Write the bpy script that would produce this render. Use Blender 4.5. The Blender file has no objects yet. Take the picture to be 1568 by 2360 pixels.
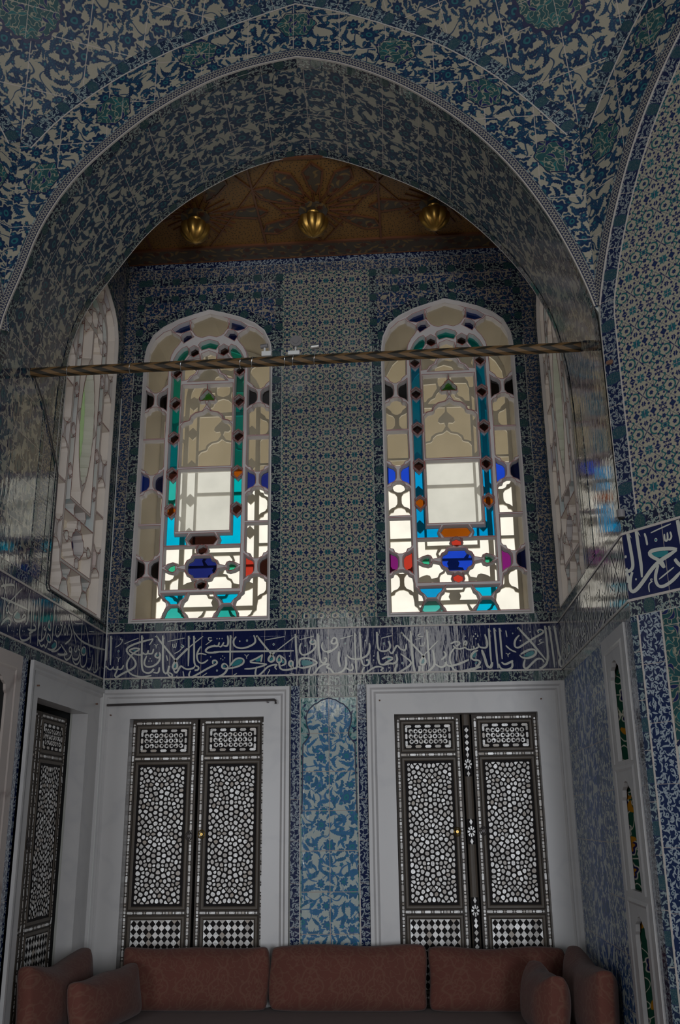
import bpy, bmesh, math, random
from mathutils import Vector, Matrix
from mathutils.geometry import tessellate_polygon, delaunay_2d_cdt
random.seed(7)
R = math.radians
PI = math.pi
sc = bpy.context.scene
col = sc.collection

# ------------------------------------------------------------------ camera, sky, lights, exposure
CAM = Vector((0.54066528, -6.29914107, 1.62))
ROT = ((0.997115425371832, 0.07516008271254611, -0.010573100405928158),
       (0.033230715770296744, -0.3070603449028659, 0.9511097014106874),
       (-0.06823890396939536, 0.9487175061917938, 0.30867222976853514))   # right, up, forward rows
FPX = 2190.61166
cd = bpy.data.cameras.new('camera')
cam = bpy.data.objects.new('camera', cd)
col.objects.link(cam)
r_, u_, f_ = (Vector(v) for v in ROT)
m = Matrix((r_, u_, -f_)).transposed().to_4x4()
m.translation = CAM
cam.matrix_world = m
cd.sensor_fit = 'VERTICAL'
cd.sensor_height = 23.5
cd.lens = FPX / 2360 * 23.5
cd.clip_start = 0.05
sc.camera = cam

w = bpy.data.worlds.new('sky')
sc.world = w
w.use_nodes = True
bg = w.node_tree.nodes['Background']
bg.inputs[0].default_value = (1.0, 0.97, 0.90, 1)
bg.inputs[1].default_value = 1.5

def area(name, loc, size, power, color, target):
    ld = bpy.data.lights.new(name, 'AREA')
    ld.shape = 'RECTANGLE'; ld.size, ld.size_y = size
    ld.energy = power; ld.color = color
    o = bpy.data.objects.new(name, ld); col.objects.link(o)
    o.location = loc
    o.rotation_euler = (Vector(target) - Vector(loc)).to_track_quat('-Z', 'Y').to_euler()
    return o
# daylight coming in by the doors and windows of the hall behind the camera
COOL = (0.90, 0.94, 1.0)
area('daylight_door_right', (2.3, -10.3, 1.45), (1.25, 2.3), 200, COOL, (2.0, 0, 1.2))
area('daylight_door_left', (-2.6, -10.3, 1.45), (1.25, 2.3), 130, COOL, (-1.5, 0, 1.0))
area('added_side_light_right', (3.9, -6.6, 1.4), (1.2, 2.2), 42, COOL, (-1.5, -0.6, 1.2))  # added light to brighten the left shutter and jamb; no known door here
area('daylight_opposite_lower_right', (0.62, -10.3, 1.5), (0.5, 1.6), 16, COOL, (0.7, 0, 1.5))
area('daylight_opposite_upper_left', (-0.75, -10.3, 4.25), (0.8, 1.7), 17, (0.95, 0.95, 0.9), (-0.75, 0, 4.0))
area('daylight_opposite_upper_right', (0.95, -10.3, 4.25), (0.8, 1.7), 17, (0.95, 0.95, 0.9), (0.95, 0, 4.0))

sc.view_settings.view_transform = 'Standard'
sc.view_settings.look = 'None'
sc.view_settings.exposure = 0.0
sc.view_settings.gamma = 1.0
sc.view_settings.use_curve_mapping = False
sc.cycles.use_denoising = True
sc.cycles.max_bounces = 10
sc.cycles.transparent_max_bounces = 12
sc.cycles.caustics_reflective = False
sc.cycles.caustics_refractive = False
sc.cycles.sample_clamp_indirect = 4.0

# ------------------------------------------------------------------ node expressions
class E:
    nt = None
    def __init__(s, k): s.k = k
    @staticmethod
    def op(o, *a, clamp=False):
        n = E.nt.nodes.new('ShaderNodeMath'); n.operation = o; n.use_clamp = clamp
        for i, x in enumerate(a):
            if isinstance(x, E): E.nt.links.new(x.k, n.inputs[i])
            else: n.inputs[i].default_value = float(x)
        return E(n.outputs[0])
    def __add__(s, o): return E.op('ADD', s, o)
    __radd__ = __add__
    def __sub__(s, o): return E.op('SUBTRACT', s, o)
    def __rsub__(s, o): return E.op('SUBTRACT', o, s)
    def __mul__(s, o): return E.op('MULTIPLY', s, o)
    __rmul__ = __mul__
    def __truediv__(s, o): return E.op('DIVIDE', s, o)
    def __neg__(s): return E.op('MULTIPLY', s, -1)
def eabs(a): return E.op('ABSOLUTE', a)
def emin(a, b): return E.op('MINIMUM', a, b)
def emax(a, b): return E.op('MAXIMUM', a, b)
def esin(a): return E.op('SINE', a)
def ecos(a): return E.op('COSINE', a)
def efr(a): return E.op('FRACT', a)
def esqrt(a): return E.op('SQRT', a)
def efold(a): return eabs(efr(a) - 0.5)          # triangle wave 0..0.5
def elen(x, y): return esqrt(x * x + y * y)
def inside(sd, s=0.02): return E.op('MULTIPLY_ADD', sd, -0.5 / s, 0.5, clamp=True)
def lt(a, b): return E.op('LESS_THAN', a, b)
def cmix(f, a, b):
    n = E.nt.nodes.new('ShaderNodeMix'); n.data_type = 'RGBA'
    for i, x in ((0, f), (6, a), (7, b)):
        if isinstance(x, E): E.nt.links.new(x.k, n.inputs[i])
        elif i: n.inputs[i].default_value = (*x, 1)
        else: n.inputs[i].default_value = x
    return E(n.outputs[2])
def uvs(name='UVMap'):
    n = E.nt.nodes.new('ShaderNodeUVMap'); n.uv_map = name
    s = E.nt.nodes.new('ShaderNodeSeparateXYZ'); E.nt.links.new(n.outputs[0], s.inputs[0])
    return E(s.outputs[0]), E(s.outputs[1])
def objco():
    n = E.nt.nodes.new('ShaderNodeTexCoord')
    s = E.nt.nodes.new('ShaderNodeSeparateXYZ'); E.nt.links.new(n.outputs['Object'], s.inputs[0])
    return E(s.outputs[0]), E(s.outputs[1]), E(s.outputs[2])
def comb(x, y, z=0.0):
    n = E.nt.nodes.new('ShaderNodeCombineXYZ')
    for i, a in enumerate((x, y, z)):
        if isinstance(a, E): E.nt.links.new(a.k, n.inputs[i])
        else: n.inputs[i].default_value = a
    return E(n.outputs[0])
def sep(v):
    s = E.nt.nodes.new('ShaderNodeSeparateXYZ'); E.nt.links.new(v.k, s.inputs[0])
    return E(s.outputs[0]), E(s.outputs[1]), E(s.outputs[2])
def voro(x, y, rnd=1.0):
    n = E.nt.nodes.new('ShaderNodeTexVoronoi'); n.voronoi_dimensions = '2D'
    n.inputs['Scale'].default_value = 1.0
    n.inputs['Randomness'].default_value = rnd
    E.nt.links.new(comb(x, y).k, n.inputs['Vector'])
    px, py, _ = sep(E(n.outputs['Position']))
    cr, cg, cb = sep(E(n.outputs['Color']))
    return x - px, y - py, cr, cg, cb
def noise(v, scale, detail=2.0, dim='3D'):
    n = E.nt.nodes.new('ShaderNodeTexNoise'); n.noise_dimensions = dim
    n.inputs['Scale'].default_value = scale; n.inputs['Detail'].default_value = detail
    E.nt.links.new(v.k, n.inputs['Vector'])
    return E(n.outputs[0])
MATS = {}
def mat(name, fn, rough=0.5, metal=0.0, bump=None, spec=0.5, sheen=0.0, coat=0.0):
    mt = bpy.data.materials.new(name); mt.use_nodes = True
    nt = mt.node_tree; E.nt = nt
    b = nt.nodes['Principled BSDF']
    c = fn() if callable(fn) else fn
    rr = cw = None
    hb = None
    if isinstance(c, dict): rr = c.get('rough'); cw = c.get('coat'); hb = c.get('bump'); c = c['color']
    if isinstance(c, E): nt.links.new(c.k, b.inputs['Base Color'])
    else: b.inputs['Base Color'].default_value = (*c, 1)
    if rr is not None: nt.links.new(rr.k, b.inputs['Roughness'])
    else: b.inputs['Roughness'].default_value = rough
    b.inputs['Metallic'].default_value = metal
    b.inputs['Specular IOR Level'].default_value = spec
    b.inputs['Sheen Weight'].default_value = sheen
    b.inputs['Coat Weight'].default_value = coat
    if cw is not None: nt.links.new(cw.k, b.inputs['Coat Weight'])
    if hb is not None:
        n = nt.nodes.new('ShaderNodeBump'); n.inputs['Strength'].default_value = bump[0]
        n.inputs['Distance'].default_value = bump[1]
        nt.links.new(hb.k, n.inputs['Height']); nt.links.new(n.outputs[0], b.inputs['Normal'])
        if cw is not None: nt.links.new(n.outputs[0], b.inputs['Coat Normal'])
    MATS[name] = mt
    return mt

# ------------------------------------------------------------------ tile patterns (u, v are metres on the wall)
GROUND = (0.34, 0.30, 0.22)
NAVY = (0.012, 0.018, 0.075)
BLUE = (0.011, 0.034, 0.076)
COBALT = (0.007, 0.020, 0.056)
TURQ = (0.018, 0.10, 0.12)
GREEN = (0.014, 0.095, 0.10)
LINE = (0.36, 0.31, 0.27)

def leaf(u, v, sc_, L, W, curve, off, serr=0.02):
    x, y = u * sc_ + off, v * sc_ + off * 1.7
    dx, dy, cr, cg, cb = voro(x, y, 0.9)
    a = cr * 6.2832
    ca, sa = ecos(a), esin(a)
    lx = dx * ca + dy * sa
    ly = dy * ca - dx * sa
    k = (cg - 0.5) * (2 * curve)
    y2 = eabs(ly + k * (lx * lx) - k * 0.06) + esin(lx * 46.0) * serr
    t = lx * (1 / L)
    sd = y2 - (1.0 - t * t) * W
    return sd, cb, y2
def flower(u, v, sc_, Rr, n, off, rnd=0.75):
    x, y = u * sc_ + off, v * sc_ + off * 0.6
    dx, dy, cr, cg, cb = voro(x, y, rnd)
    r = elen(dx, dy)
    th = E.op('ARCTAN2', dy, dx)
    rr = Rr * (0.72 + 0.5 * cg)
    return r - rr * (ecos(th * n + cr * 6.0) * 0.16 + 1.0), r / rr, cb
def grout(c, u, v, su, sv, wd=0.0022, ou=0.0, ov=0.0):
    du = (0.5 - efold(u * (1 / su) + ou)) * su
    dv = (0.5 - efold(v * (1 / sv) + ov)) * sv
    return cmix(inside(emin(du, dv) - wd, 0.0008), c, LINE)
def wavy(u, v, su, sv):
    """uneven glaze: every tile sits a hair differently and its surface ripples"""
    n1 = noise(comb(u * 1.0, v * 0.22), 34.0, 2.0)
    n2 = noise(comb(u, v), 90.0, 1.0)
    fu = E.op('FLOOR', u * (1 / su) + 0.5); fv = E.op('FLOOR', v * (1 / sv) + 0.5)
    ra = efr(esin(fu * 12.99 + fv * 78.2) * 437.5) - 0.5
    rb = efr(esin(fu * 39.3 + fv * 11.1) * 911.3) - 0.5
    tilt = (efr(u * (1 / su) + 0.5) * ra + efr(v * (1 / sv) + 0.5) * rb)
    return n1 + n2 * 0.10 + tilt * 0.75
def floral(sc_=9.0, worn=None, ground=GROUND, b1=BLUE, b2=COBALT, tq=TURQ, tile=(0.24, 0.24), dens=1.0):
    def fn():
        u, v = uvs()
        wob = noise(comb(u, v), 9.0, 1.0)
        uu, vv = u + (wob - 0.5) * 0.05, v + (wob - 0.5) * 0.04
        c = ground if isinstance(ground, E) else ground
        tone = noise(comb(u, v), 3.0, 2.0)
        c = cmix(tone, ground, tuple(x * 0.82 for x in ground))
        st = eabs(noise(comb(uu, vv), sc_ * 1.1, 0.0) - 0.5)
        c = cmix(inside(st - 0.013, 0.006), c, b1)
        for (s, L, W, cu, off, colr) in ((2.05, 0.50, 0.15, 1.6, 3.1, b1), (1.65, 0.50, 0.17, 1.8, 9.7, b2), (1.5, 0.47, 0.15, 1.9, 21.3, b1)):
            sd, cb, y2 = leaf(uu, vv, sc_ * s, L, W * dens, cu, off)
            c = cmix(inside(sd, 0.02), c, colr)
            c = cmix(inside(y2 - 0.012, 0.006) * inside(sd, 0.02) * 0.5, c, tq)
        f1, q, cb = flower(uu, vv, sc_, 0.27 * dens, 8, 5.5)
        fm = inside(f1, 0.02)
        c = cmix(inside(f1 - 0.05, 0.02), c, ground)
        c = cmix(fm, c, b2)
        c = cmix(inside(eabs(q - 0.62) - 0.07, 0.03) * fm * 0.8, c, b1)
        c = cmix(inside(q - 0.42, 0.05) * fm, c, tq)
        c = cmix(inside(q - 0.2, 0.05) * fm, c, b2)
        f2, q2, cb2 = flower(uu, vv, sc_ * 1.9, 0.2 * dens, 5, 17.2)
        fm2 = inside(f2, 0.03)
        c = cmix(fm2, c, b1)
        c = cmix(inside(q2 - 0.4, 0.08) * fm2, c, tq)
        c = grout(c, u, v, *tile)
        d = dict(color=c, bump=wavy(u, v, *tile))
        if worn:      # the glaze is dull high in the vault, bright on the upright jambs
            k = E.op('MULTIPLY_ADD', objco()[2], 0.8, -0.8 * worn, clamp=True)
            d['rough'] = k * 0.30 + 0.08; d['coat'] = (1.0 - k) * 0.8
        return d
    return fn
def lattice():
    u, v = uvs()
    PU, PV = 0.196, 0.178
    K = 400.0
    X, Y = efold(u * (1 / PU) + 0.5) * K, efold(v * (1 / PV) + 0.5) * (K * 0.92)     # 0..200, 0..184 from a rosette
    c = cmix(noise(comb(u, v), 5.0, 2.0), GROUND, (0.30, 0.29, 0.23))
    def dot(c, x, y, rad, k1, k2=None, n=6, hole=0.4):
        dx, dy = X - x, Y - y
        r = elen(dx, dy)
        rr = (ecos(E.op('ARCTAN2', dy, dx) * n) * 0.17 + 1.0) * rad
        c = cmix(inside(r - rr, 3.0), c, k1)
        if k2: c = cmix(inside(r - rad * hole, 3.0), c, k2)
        return c
    # thin stems
    st = emin(eabs(X + Y * 1.08 - 200.0), eabs(X - Y * 1.08)) - 2.5
    st = emin(st, eabs(elen(X - 200.0, Y - 92.0) - 70.0) - 2.5)
    c = cmix(inside(st, 2.0), c, NAVY)
    # turquoise scrolls
    sc1 = emax(eabs(X - 150.0 - esin(Y * 0.0838) * 17.0) - 9.5, 40.0 - Y)
    ho = emax(eabs(elen(X - 92.0, Y - 184.0) - 50.0) - 8.5, X - 104.0)
    c = cmix(inside(emin(sc1, ho), 3.0), c, GREEN)
    # crossing black stems above every rosette
    cr = emax(emin(eabs(X - (184.0 - Y) * 0.75) - 5.0, 999.0), 112.0 - Y)
    c = cmix(inside(cr, 3.0), c, NAVY)
    for (x, y, rad) in ((0, 100, 24), (55, 88, 14), (100, 48, 13), (96, 184, 21), (170, 138, 12), (200, 92, 22), (118, 120, 13), (40, 140, 11), (168, 20, 12), (60, 40, 11), (200, 40, 14)):
        c = dot(c, x, y, rad, NAVY, BLUE if rad > 18 else None)
    c = dot(c, 200, 184, 24, TURQ, NAVY)
    c = dot(c, 95, 0, 30, NAVY, BLUE, 4)
    c = dot(c, 200, 0, 24, NAVY, GROUND, 6, 0.55)
    c = dot(c, 0, 0, 44, TURQ, BLUE, 8, 0.3)
    c = grout(c, u, v, PU, PV * 2, 0.0010)
    return dict(color=c, bump=wavy(u, v, 0.236, 0.236))
def border(ground=(0.010, 0.014, 0.036), scroll=(0.22, 0.26, 0.23), per=0.21, wd=0.06, sc_=42.0, oval=(0.012, 0.050, 0.056)):
    def fn():
        u, v = uvs()
        dx, dy, cr, cg, cb = voro(u * sc_, v * sc_, 0.8)
        r = elen(dx, dy)
        c = ground
        sd, cb2, y2 = leaf(u, v, sc_ * 0.95, 0.5, 0.16, 2.0, 4.4, 0.0)
        c = cmix(inside(sd, 0.03), c, scroll)
        c = cmix(inside(r - 0.30, 0.04) * lt(cr, 0.5), c, scroll)
        c = cmix(inside(r - 0.15, 0.04) * lt(cr, 0.5), c, BLUE)
        du = efold(u * (1 / per)) * per
        sd2, cb3, y3 = leaf(u, v, sc_ * 0.8, 0.5, 0.13, 2.2, 14.4, 0.0)
        c = cmix(inside(sd2, 0.03), c, scroll)
        ed = elen(du * (1 / 0.030), (v - wd / 2) * (1 / (wd * 0.62))) - 1.0
        th = E.op('ARCTAN2', du, v - wd / 2)
        if oval is None: return dict(color=grout(c, u, v + wd / 2, per, 9.0, 0.0012), bump=wavy(u, v, per, 0.24))
        c = cmix(inside(ed - 0.10, 0.05), c, NAVY)
        pat = noise(comb(u, v), 120.0, 0.0)
        c = cmix(inside(ed, 0.05), c, cmix(inside(eabs(pat - 0.5) - 0.03, 0.03), oval, tuple(0.5 * k for k in scroll)))
        c = grout(c, u, v + wd / 2, per, 9.0, 0.0015)
        return dict(color=c, bump=wavy(u, v, per, 0.24))
    return fn
def scroll_tq(base=TURQ, fg=GROUND, sc_=26.0):
    def fn():
        u, v = uvs()
        c = cmix(noise(comb(u, v), 30.0, 1.0), base, tuple(x * 0.7 for x in base))
        n = noise(comb(u, v), sc_, 1.0)
        c = cmix(inside(eabs(n - 0.5) - 0.022, 0.01), c, fg)
        sd, cb, y2 = leaf(u, v, sc_ * 0.8, 0.5, 0.15, 2.2, 2.0, 0.0)
        c = cmix(inside(sd - 0.04, 0.03), c, fg)
        c = cmix(inside(sd, 0.03), c, cmix(lt(cb, 0.5), GREEN, NAVY))
        c = grout(c, u, v, 0.24, 0.24, 0.0015)
        return dict(color=c, bump=wavy(u, v, 0.24, 0.24))
    return fn
def braid():
    u, v = uvs()
    t = u * (2 * PI / 0.034)
    y = v * (1 / 0.05) - 0.5
    a = esin(t) * 0.24; b = a * -1.0
    sd = emin(eabs(y - a), eabs(y - b)) - 0.07
    c = cmix(inside(sd, 0.03), (0.03, 0.033, 0.06), (0.28, 0.26, 0.21))
    c = cmix(inside(0.40 - eabs(y), 0.02), c, (0.27, 0.25, 0.20))
    c = cmix(inside(eabs(eabs(y) - 0.47) - 0.02, 0.01) * lt(efr(u * 60.0), 0.5), c, NAVY)
    return dict(color=c, bump=wavy(u, v, 0.24, 0.24))
def niche_tile():
    u, v = uvs()
    c = (0.012, 0.055, 0.035)
    n = noise(comb(u, v), 16.0, 0.0)
    c = cmix(inside(eabs(n - 0.5) - 0.02, 0.008), c, (0.42, 0.40, 0.32))
    f1, q, cb = flower(u, v, 10.0, 0.30, 5, 2.5, 0.5)
    c = cmix(inside(f1 - 0.06, 0.02), c, (0.42, 0.40, 0.32))
    c = cmix(inside(f1, 0.02), c, (0.012, 0.012, 0.06))
    c = cmix(inside(f1 + 0.12, 0.02), c, (0.34, 0.14, 0.01))
    sd, cb, y2 = leaf(u, v, 14.0, 0.5, 0.2, 1.5, 8.0, 0.0)
    c = cmix(inside(sd, 0.03) * lt(cb, 0.45), c, (0.34, 0.15, 0.012))
    return dict(color=c, bump=wavy(u, v, 0.24, 0.24))
def cobalt():
    u, v = uvs()
    c = cmix(noise(comb(u, v), 9.0, 3.0), (0.005, 0.009, 0.046), (0.009, 0.014, 0.070))
    c = grout(c, u, v, 0.215, 9.0, 0.0012)
    return dict(color=c, bump=wavy(u, v, 0.215, 0.33))
def marble(base=(0.54, 0.525, 0.515), vein=(0.34, 0.34, 0.36), amt=0.5):
    def fn():
        x, y, z = objco()
        n = noise(comb(x, y, z), 1.6, 6.0)
        ve = inside(eabs(n - 0.5) - 0.012, 0.02)
        big = noise(comb(x, y, z * 0.5), 3.0, 4.0)
        c = cmix(big, base, tuple(k * 0.84 for k in base))
        c = cmix(ve * amt * big, c, vein)
        return c
    return fn
def tone(base, sc_=8.0, d=0.75):
    def fn():
        x, y, z = objco()
        return cmix(noise(comb(x, y, z), sc_, 4.0), base, tuple(k * d for k in base))
    return fn
BW = (0.22, 0.004)
G_ = dict(rough=0.085, bump=BW, spec=0.5)
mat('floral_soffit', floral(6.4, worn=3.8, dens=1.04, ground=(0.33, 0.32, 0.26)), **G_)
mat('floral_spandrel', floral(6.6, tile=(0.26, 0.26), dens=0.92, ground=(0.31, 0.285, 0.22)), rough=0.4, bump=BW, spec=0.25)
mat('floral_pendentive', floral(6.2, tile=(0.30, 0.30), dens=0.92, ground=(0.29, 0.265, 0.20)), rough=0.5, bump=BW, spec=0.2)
mat('floral_jamb', floral(9.5, tile=(0.25, 0.25)), **G_)
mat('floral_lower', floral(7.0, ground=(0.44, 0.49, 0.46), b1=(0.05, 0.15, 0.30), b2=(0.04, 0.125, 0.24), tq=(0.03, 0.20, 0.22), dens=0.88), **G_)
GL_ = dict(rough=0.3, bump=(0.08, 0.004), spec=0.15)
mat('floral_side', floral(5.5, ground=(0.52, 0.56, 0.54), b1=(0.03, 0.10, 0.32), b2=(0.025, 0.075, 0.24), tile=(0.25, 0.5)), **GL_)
mat('floral_side_fine', floral(9.5, ground=(0.52, 0.56, 0.50), b1=(0.025, 0.08, 0.26), b2=(0.02, 0.06, 0.18), tile=(0.25, 0.25)), **GL_)
mat('floral_strip', floral(23.0, b1=NAVY, b2=(0.02, 0.04, 0.12), tq=GREEN, tile=(0.12, 0.36)), **G_)
mat('floral_panel', floral(15.0, b1=NAVY, b2=(0.02, 0.04, 0.12), tq=GREEN), **G_)
mat('lattice', lattice, **G_)
mat('border_arch', border(ground=(0.008, 0.014, 0.050), scroll=(0.20, 0.22, 0.23), wd=0.08, sc_=40.0, per=0.28, oval=(0.012, 0.050, 0.068)), **G_)
mat('border_dark', border(), **G_)
mat('border_blue', border(ground=(0.007, 0.015, 0.060), scroll=(0.27, 0.31, 0.34), wd=0.085, sc_=40.0, per=0.25, oval=None), **G_)
mat('border_teal', border(ground=(0.010, 0.020, 0.05), scroll=(0.20, 0.25, 0.25), wd=0.07, sc_=38.0, oval=(0.012, 0.050, 0.068)), rough=0.35, bump=BW)
mat('scroll_medallion', scroll_tq((0.022, 0.075, 0.080), (0.24, 0.23, 0.17), 24.0), rough=0.5, bump=BW, spec=0.2)
mat('scroll_ground', scroll_tq((0.28, 0.40, 0.38), (0.05, 0.2, 0.22), 30.0), **G_)
mat('braid', braid, rough=0.35, bump=BW, spec=0.3)
mat('niche_tile', niche_tile, **G_)
mat('cobalt', cobalt, **G_)
mat('letter_white', (0.46, 0.46, 0.41), rough=0.14)
mat('letter_turq', (0.025, 0.18, 0.20), rough=0.14)
mat('outline_navy', (0.012, 0.014, 0.05), rough=0.5, spec=0.3)
mat('band_white', (0.44, 0.40, 0.36), rough=0.3)
mat('marble', marble(), rough=0.32)
mat('marble_pink', marble((0.52, 0.45, 0.41), (0.16, 0.10, 0.09), 0.9), rough=0.32)
mat('plaster', tone((0.42, 0.42, 0.38)), rough=0.8)
mat('dark_plaster', tone((0.22, 0.24, 0.26)), rough=0.8)
mat('stucco', tone((0.60, 0.56, 0.55), 14.0, 0.85), rough=0.65)
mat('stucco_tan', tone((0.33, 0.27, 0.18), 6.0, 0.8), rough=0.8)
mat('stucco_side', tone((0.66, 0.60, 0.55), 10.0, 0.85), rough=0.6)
mat('lattice_outer', tone((0.62, 0.56, 0.45), 10.0, 0.8), rough=0.85)
mat('eave', tone((0.27, 0.22, 0.135), 3.0, 0.85), rough=0.9)
mat('red_line', (0.26, 0.045, 0.035), rough=0.6)
mat('floor_mat', tone((0.30, 0.19, 0.13), 5.0), rough=0.7)
mat('wood_dark', tone((0.055, 0.042, 0.032), 30.0, 0.6), rough=0.5, spec=0.25)
mat('wood_moulding', tone((0.095, 0.076, 0.058), 40.0, 0.75), rough=0.45, spec=0.3)
mat('ebony', (0.010, 0.008, 0.008), rough=0.6, spec=0.1)
mat('brass', tone((0.50, 0.33, 0.10), 30.0, 0.6), rough=0.35, metal=1.0)
mat('gilt', tone((0.50, 0.29, 0.07), 18.0, 0.7), rough=0.34, metal=0.9)
mat('iron', (0.09, 0.08, 0.08), rough=0.5, metal=0.7)
mat('rust', tone((0.16, 0.08, 0.05), 60.0), rough=0.8)
mat('white_plastic', (0.62, 0.62, 0.60), rough=0.4)
mat('grey_plastic', (0.16, 0.15, 0.15), rough=0.5)
mat('silver', (0.6, 0.6, 0.58), rough=0.3, metal=0.9)
mat('cable_white', (0.55, 0.55, 0.53), rough=0.5)
mat('cable_dark', (0.05, 0.045, 0.045), rough=0.6)
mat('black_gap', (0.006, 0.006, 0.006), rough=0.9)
def pearl():
    n = E.nt.nodes.new('ShaderNodeNewGeometry')
    ri = E(n.outputs['Random Per Island'])
    x, y, z = objco()
    k = noise(comb(x, y, z), 90.0, 2.0)
    c = cmix(ri, (0.44, 0.40, 0.36), (0.90, 0.89, 0.86))
    c = cmix(lt(efr(ri * 7.31), 0.22), c, (0.42, 0.36, 0.30))
    c = cmix(inside(k - 0.42, 0.08), c, (0.46, 0.44, 0.42))
    return c
mat('pearl', pearl, rough=0.3, spec=0.8)
def velvet():
    x, y, z = objco()
    P = 0.20
    n = noise(comb(x, y, z), 7.0, 2.0)
    uu, vv = x + y * 0.8 + (n - 0.5) * 0.06, z + y * 0.3 + (n - 0.5) * 0.06
    fx, fy = efold(uu * (1 / P)), efold(vv * (1 / P))
    r = elen(fx, fy * 0.8); th = E.op('ARCTAN2', fy, fx)
    d1 = eabs(r - (ecos(th * 4.0) * 0.07 + 0.33)) - 0.022
    d2 = eabs(r - (ecos(th * 8.0) * 0.05 + 0.17)) - 0.022
    nn = eabs(noise(comb(uu, vv, 1.0), 22.0, 1.0) - 0.5) - 0.018
    c = cmix(noise(comb(x, y, z), 3.0, 3.0), (0.140, 0.047, 0.035), (0.098, 0.041, 0.031))
    c = cmix(inside(emin(emin(d1, d2), nn), 0.02) * 0.38, c, (0.175, 0.10, 0.068))
    return c
mat('velvet', velvet, rough=0.85, sheen=0.10, spec=0.12)
mat('velvet_seat', tone((0.16, 0.10, 0.085), 12.0, 0.8), rough=0.9, sheen=0.08, spec=0.12)
mat('piping', (0.07, 0.028, 0.022), rough=0.8)
def ceilpaint():
    x, y, z = objco()
    c = cmix(noise(comb(x, y, z), 5.0, 3.0), (0.25, 0.125, 0.028), (0.17, 0.082, 0.02))
    dx, dy, cr, cg, cb = voro(x * 40.0, y * 40.0, 0.8)
    c = cmix(inside(elen(dx, dy) - 0.17, 0.04), c, (0.02, 0.012, 0.008))
    return c
mat('ceiling_gilt', ceilpaint, rough=0.45)
def ceilpanel():
    x, y, z = objco()
    c = cmix(noise(comb(x, y, z), 8.0, 2.0), (0.085, 0.058, 0.034), (0.055, 0.048, 0.038))
    sd, cb, y2 = leaf(x, y, 14.0, 0.5, 0.14, 2.0, 1.0, 0.0)
    c = cmix(inside(sd, 0.03), c, (0.19, 0.115, 0.04))
    f1, q, cb = flower(x, y, 9.0, 0.2, 6, 3.0)
    c = cmix(inside(f1, 0.03), c, (0.085, 0.028, 0.014))
    return c
mat('ceiling_panel', ceilpanel, rough=0.45)
mat('ceiling_strap', tone((0.15, 0.055, 0.022), 30.0), rough=0.4)
def chevron():
    x, y, z = objco()          # rod runs along local x
    th = E.op('ARCTAN2', z, -y)
    s = efr(x * 8.5 - eabs(th) * 0.62 )
    c = cmix(inside(s - 0.5, 0.03), (0.135, 0.078, 0.033), (0.028, 0.023, 0.016))
    return c
mat('rod_paint', chevron, rough=0.55, spec=0.2)
def glass(name, c, gl=0.06, veil=0.15):
    mt = bpy.data.materials.new(name); mt.use_nodes = True
    nt = mt.node_tree; nt.nodes.clear(); E.nt = nt
    out = nt.nodes.new('ShaderNodeOutputMaterial'); mx = nt.nodes.new('ShaderNodeMixShader')
    tr = nt.nodes.new('ShaderNodeBsdfTransparent'); g = nt.nodes.new('ShaderNodeBsdfGlossy')
    x, y, z = objco()
    n = noise(comb(x, y, z), 7.0, 3.0)
    cc = cmix(n, c, tuple(k * 0.72 for k in c))
    nt.links.new(cc.k, tr.inputs[0]); g.inputs['Roughness'].default_value = 0.08
    g.inputs[0].default_value = (0.9, 0.9, 0.9, 1)
    mx.inputs[0].default_value = gl
    tl = nt.nodes.new('ShaderNodeBsdfTranslucent'); nt.links.new(cc.k, tl.inputs[0])
    mt2 = nt.nodes.new('ShaderNodeMixShader'); mt2.inputs[0].default_value = veil
    nt.links.new(tr.outputs[0], mt2.inputs[1]); nt.links.new(tl.outputs[0], mt2.inputs[2])
    tr = mt2
    nt.links.new(tr.outputs[0], mx.inputs[1]); nt.links.new(g.outputs[0], mx.inputs[2])
    nt.links.new(mx.outputs[0], out.inputs[0])
    MATS[name] = mt
GL = dict(clear=(0.93, 0.91, 0.84), teal=(0.0, 0.34, 0.36), azure=(0.0, 0.26, 0.56), blue=(0.01, 0.05, 0.50),
          dusk=(0.01, 0.04, 0.26), navy=(0.01, 0.016, 0.12), maroon=(0.020, 0.006, 0.004), black=(0.006, 0.004, 0.004), frost=(0.86, 0.87, 0.82), amber=(0.24, 0.055, 0.002), red=(0.42, 0.035, 0.02),
          purple=(0.16, 0.01, 0.13), green=(0.04, 0.20, 0.03), emerald=(0.03, 0.40, 0.22), cyan=(0.0, 0.40, 0.62),
          sea=(0.02, 0.36, 0.32), almond=(0.34, 0.52, 0.28))
for k_, c_ in GL.items(): glass('glass_' + k_, c_, veil={'frost': 0.6, 'almond': 0.7}.get(k_, 0.15))

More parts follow.
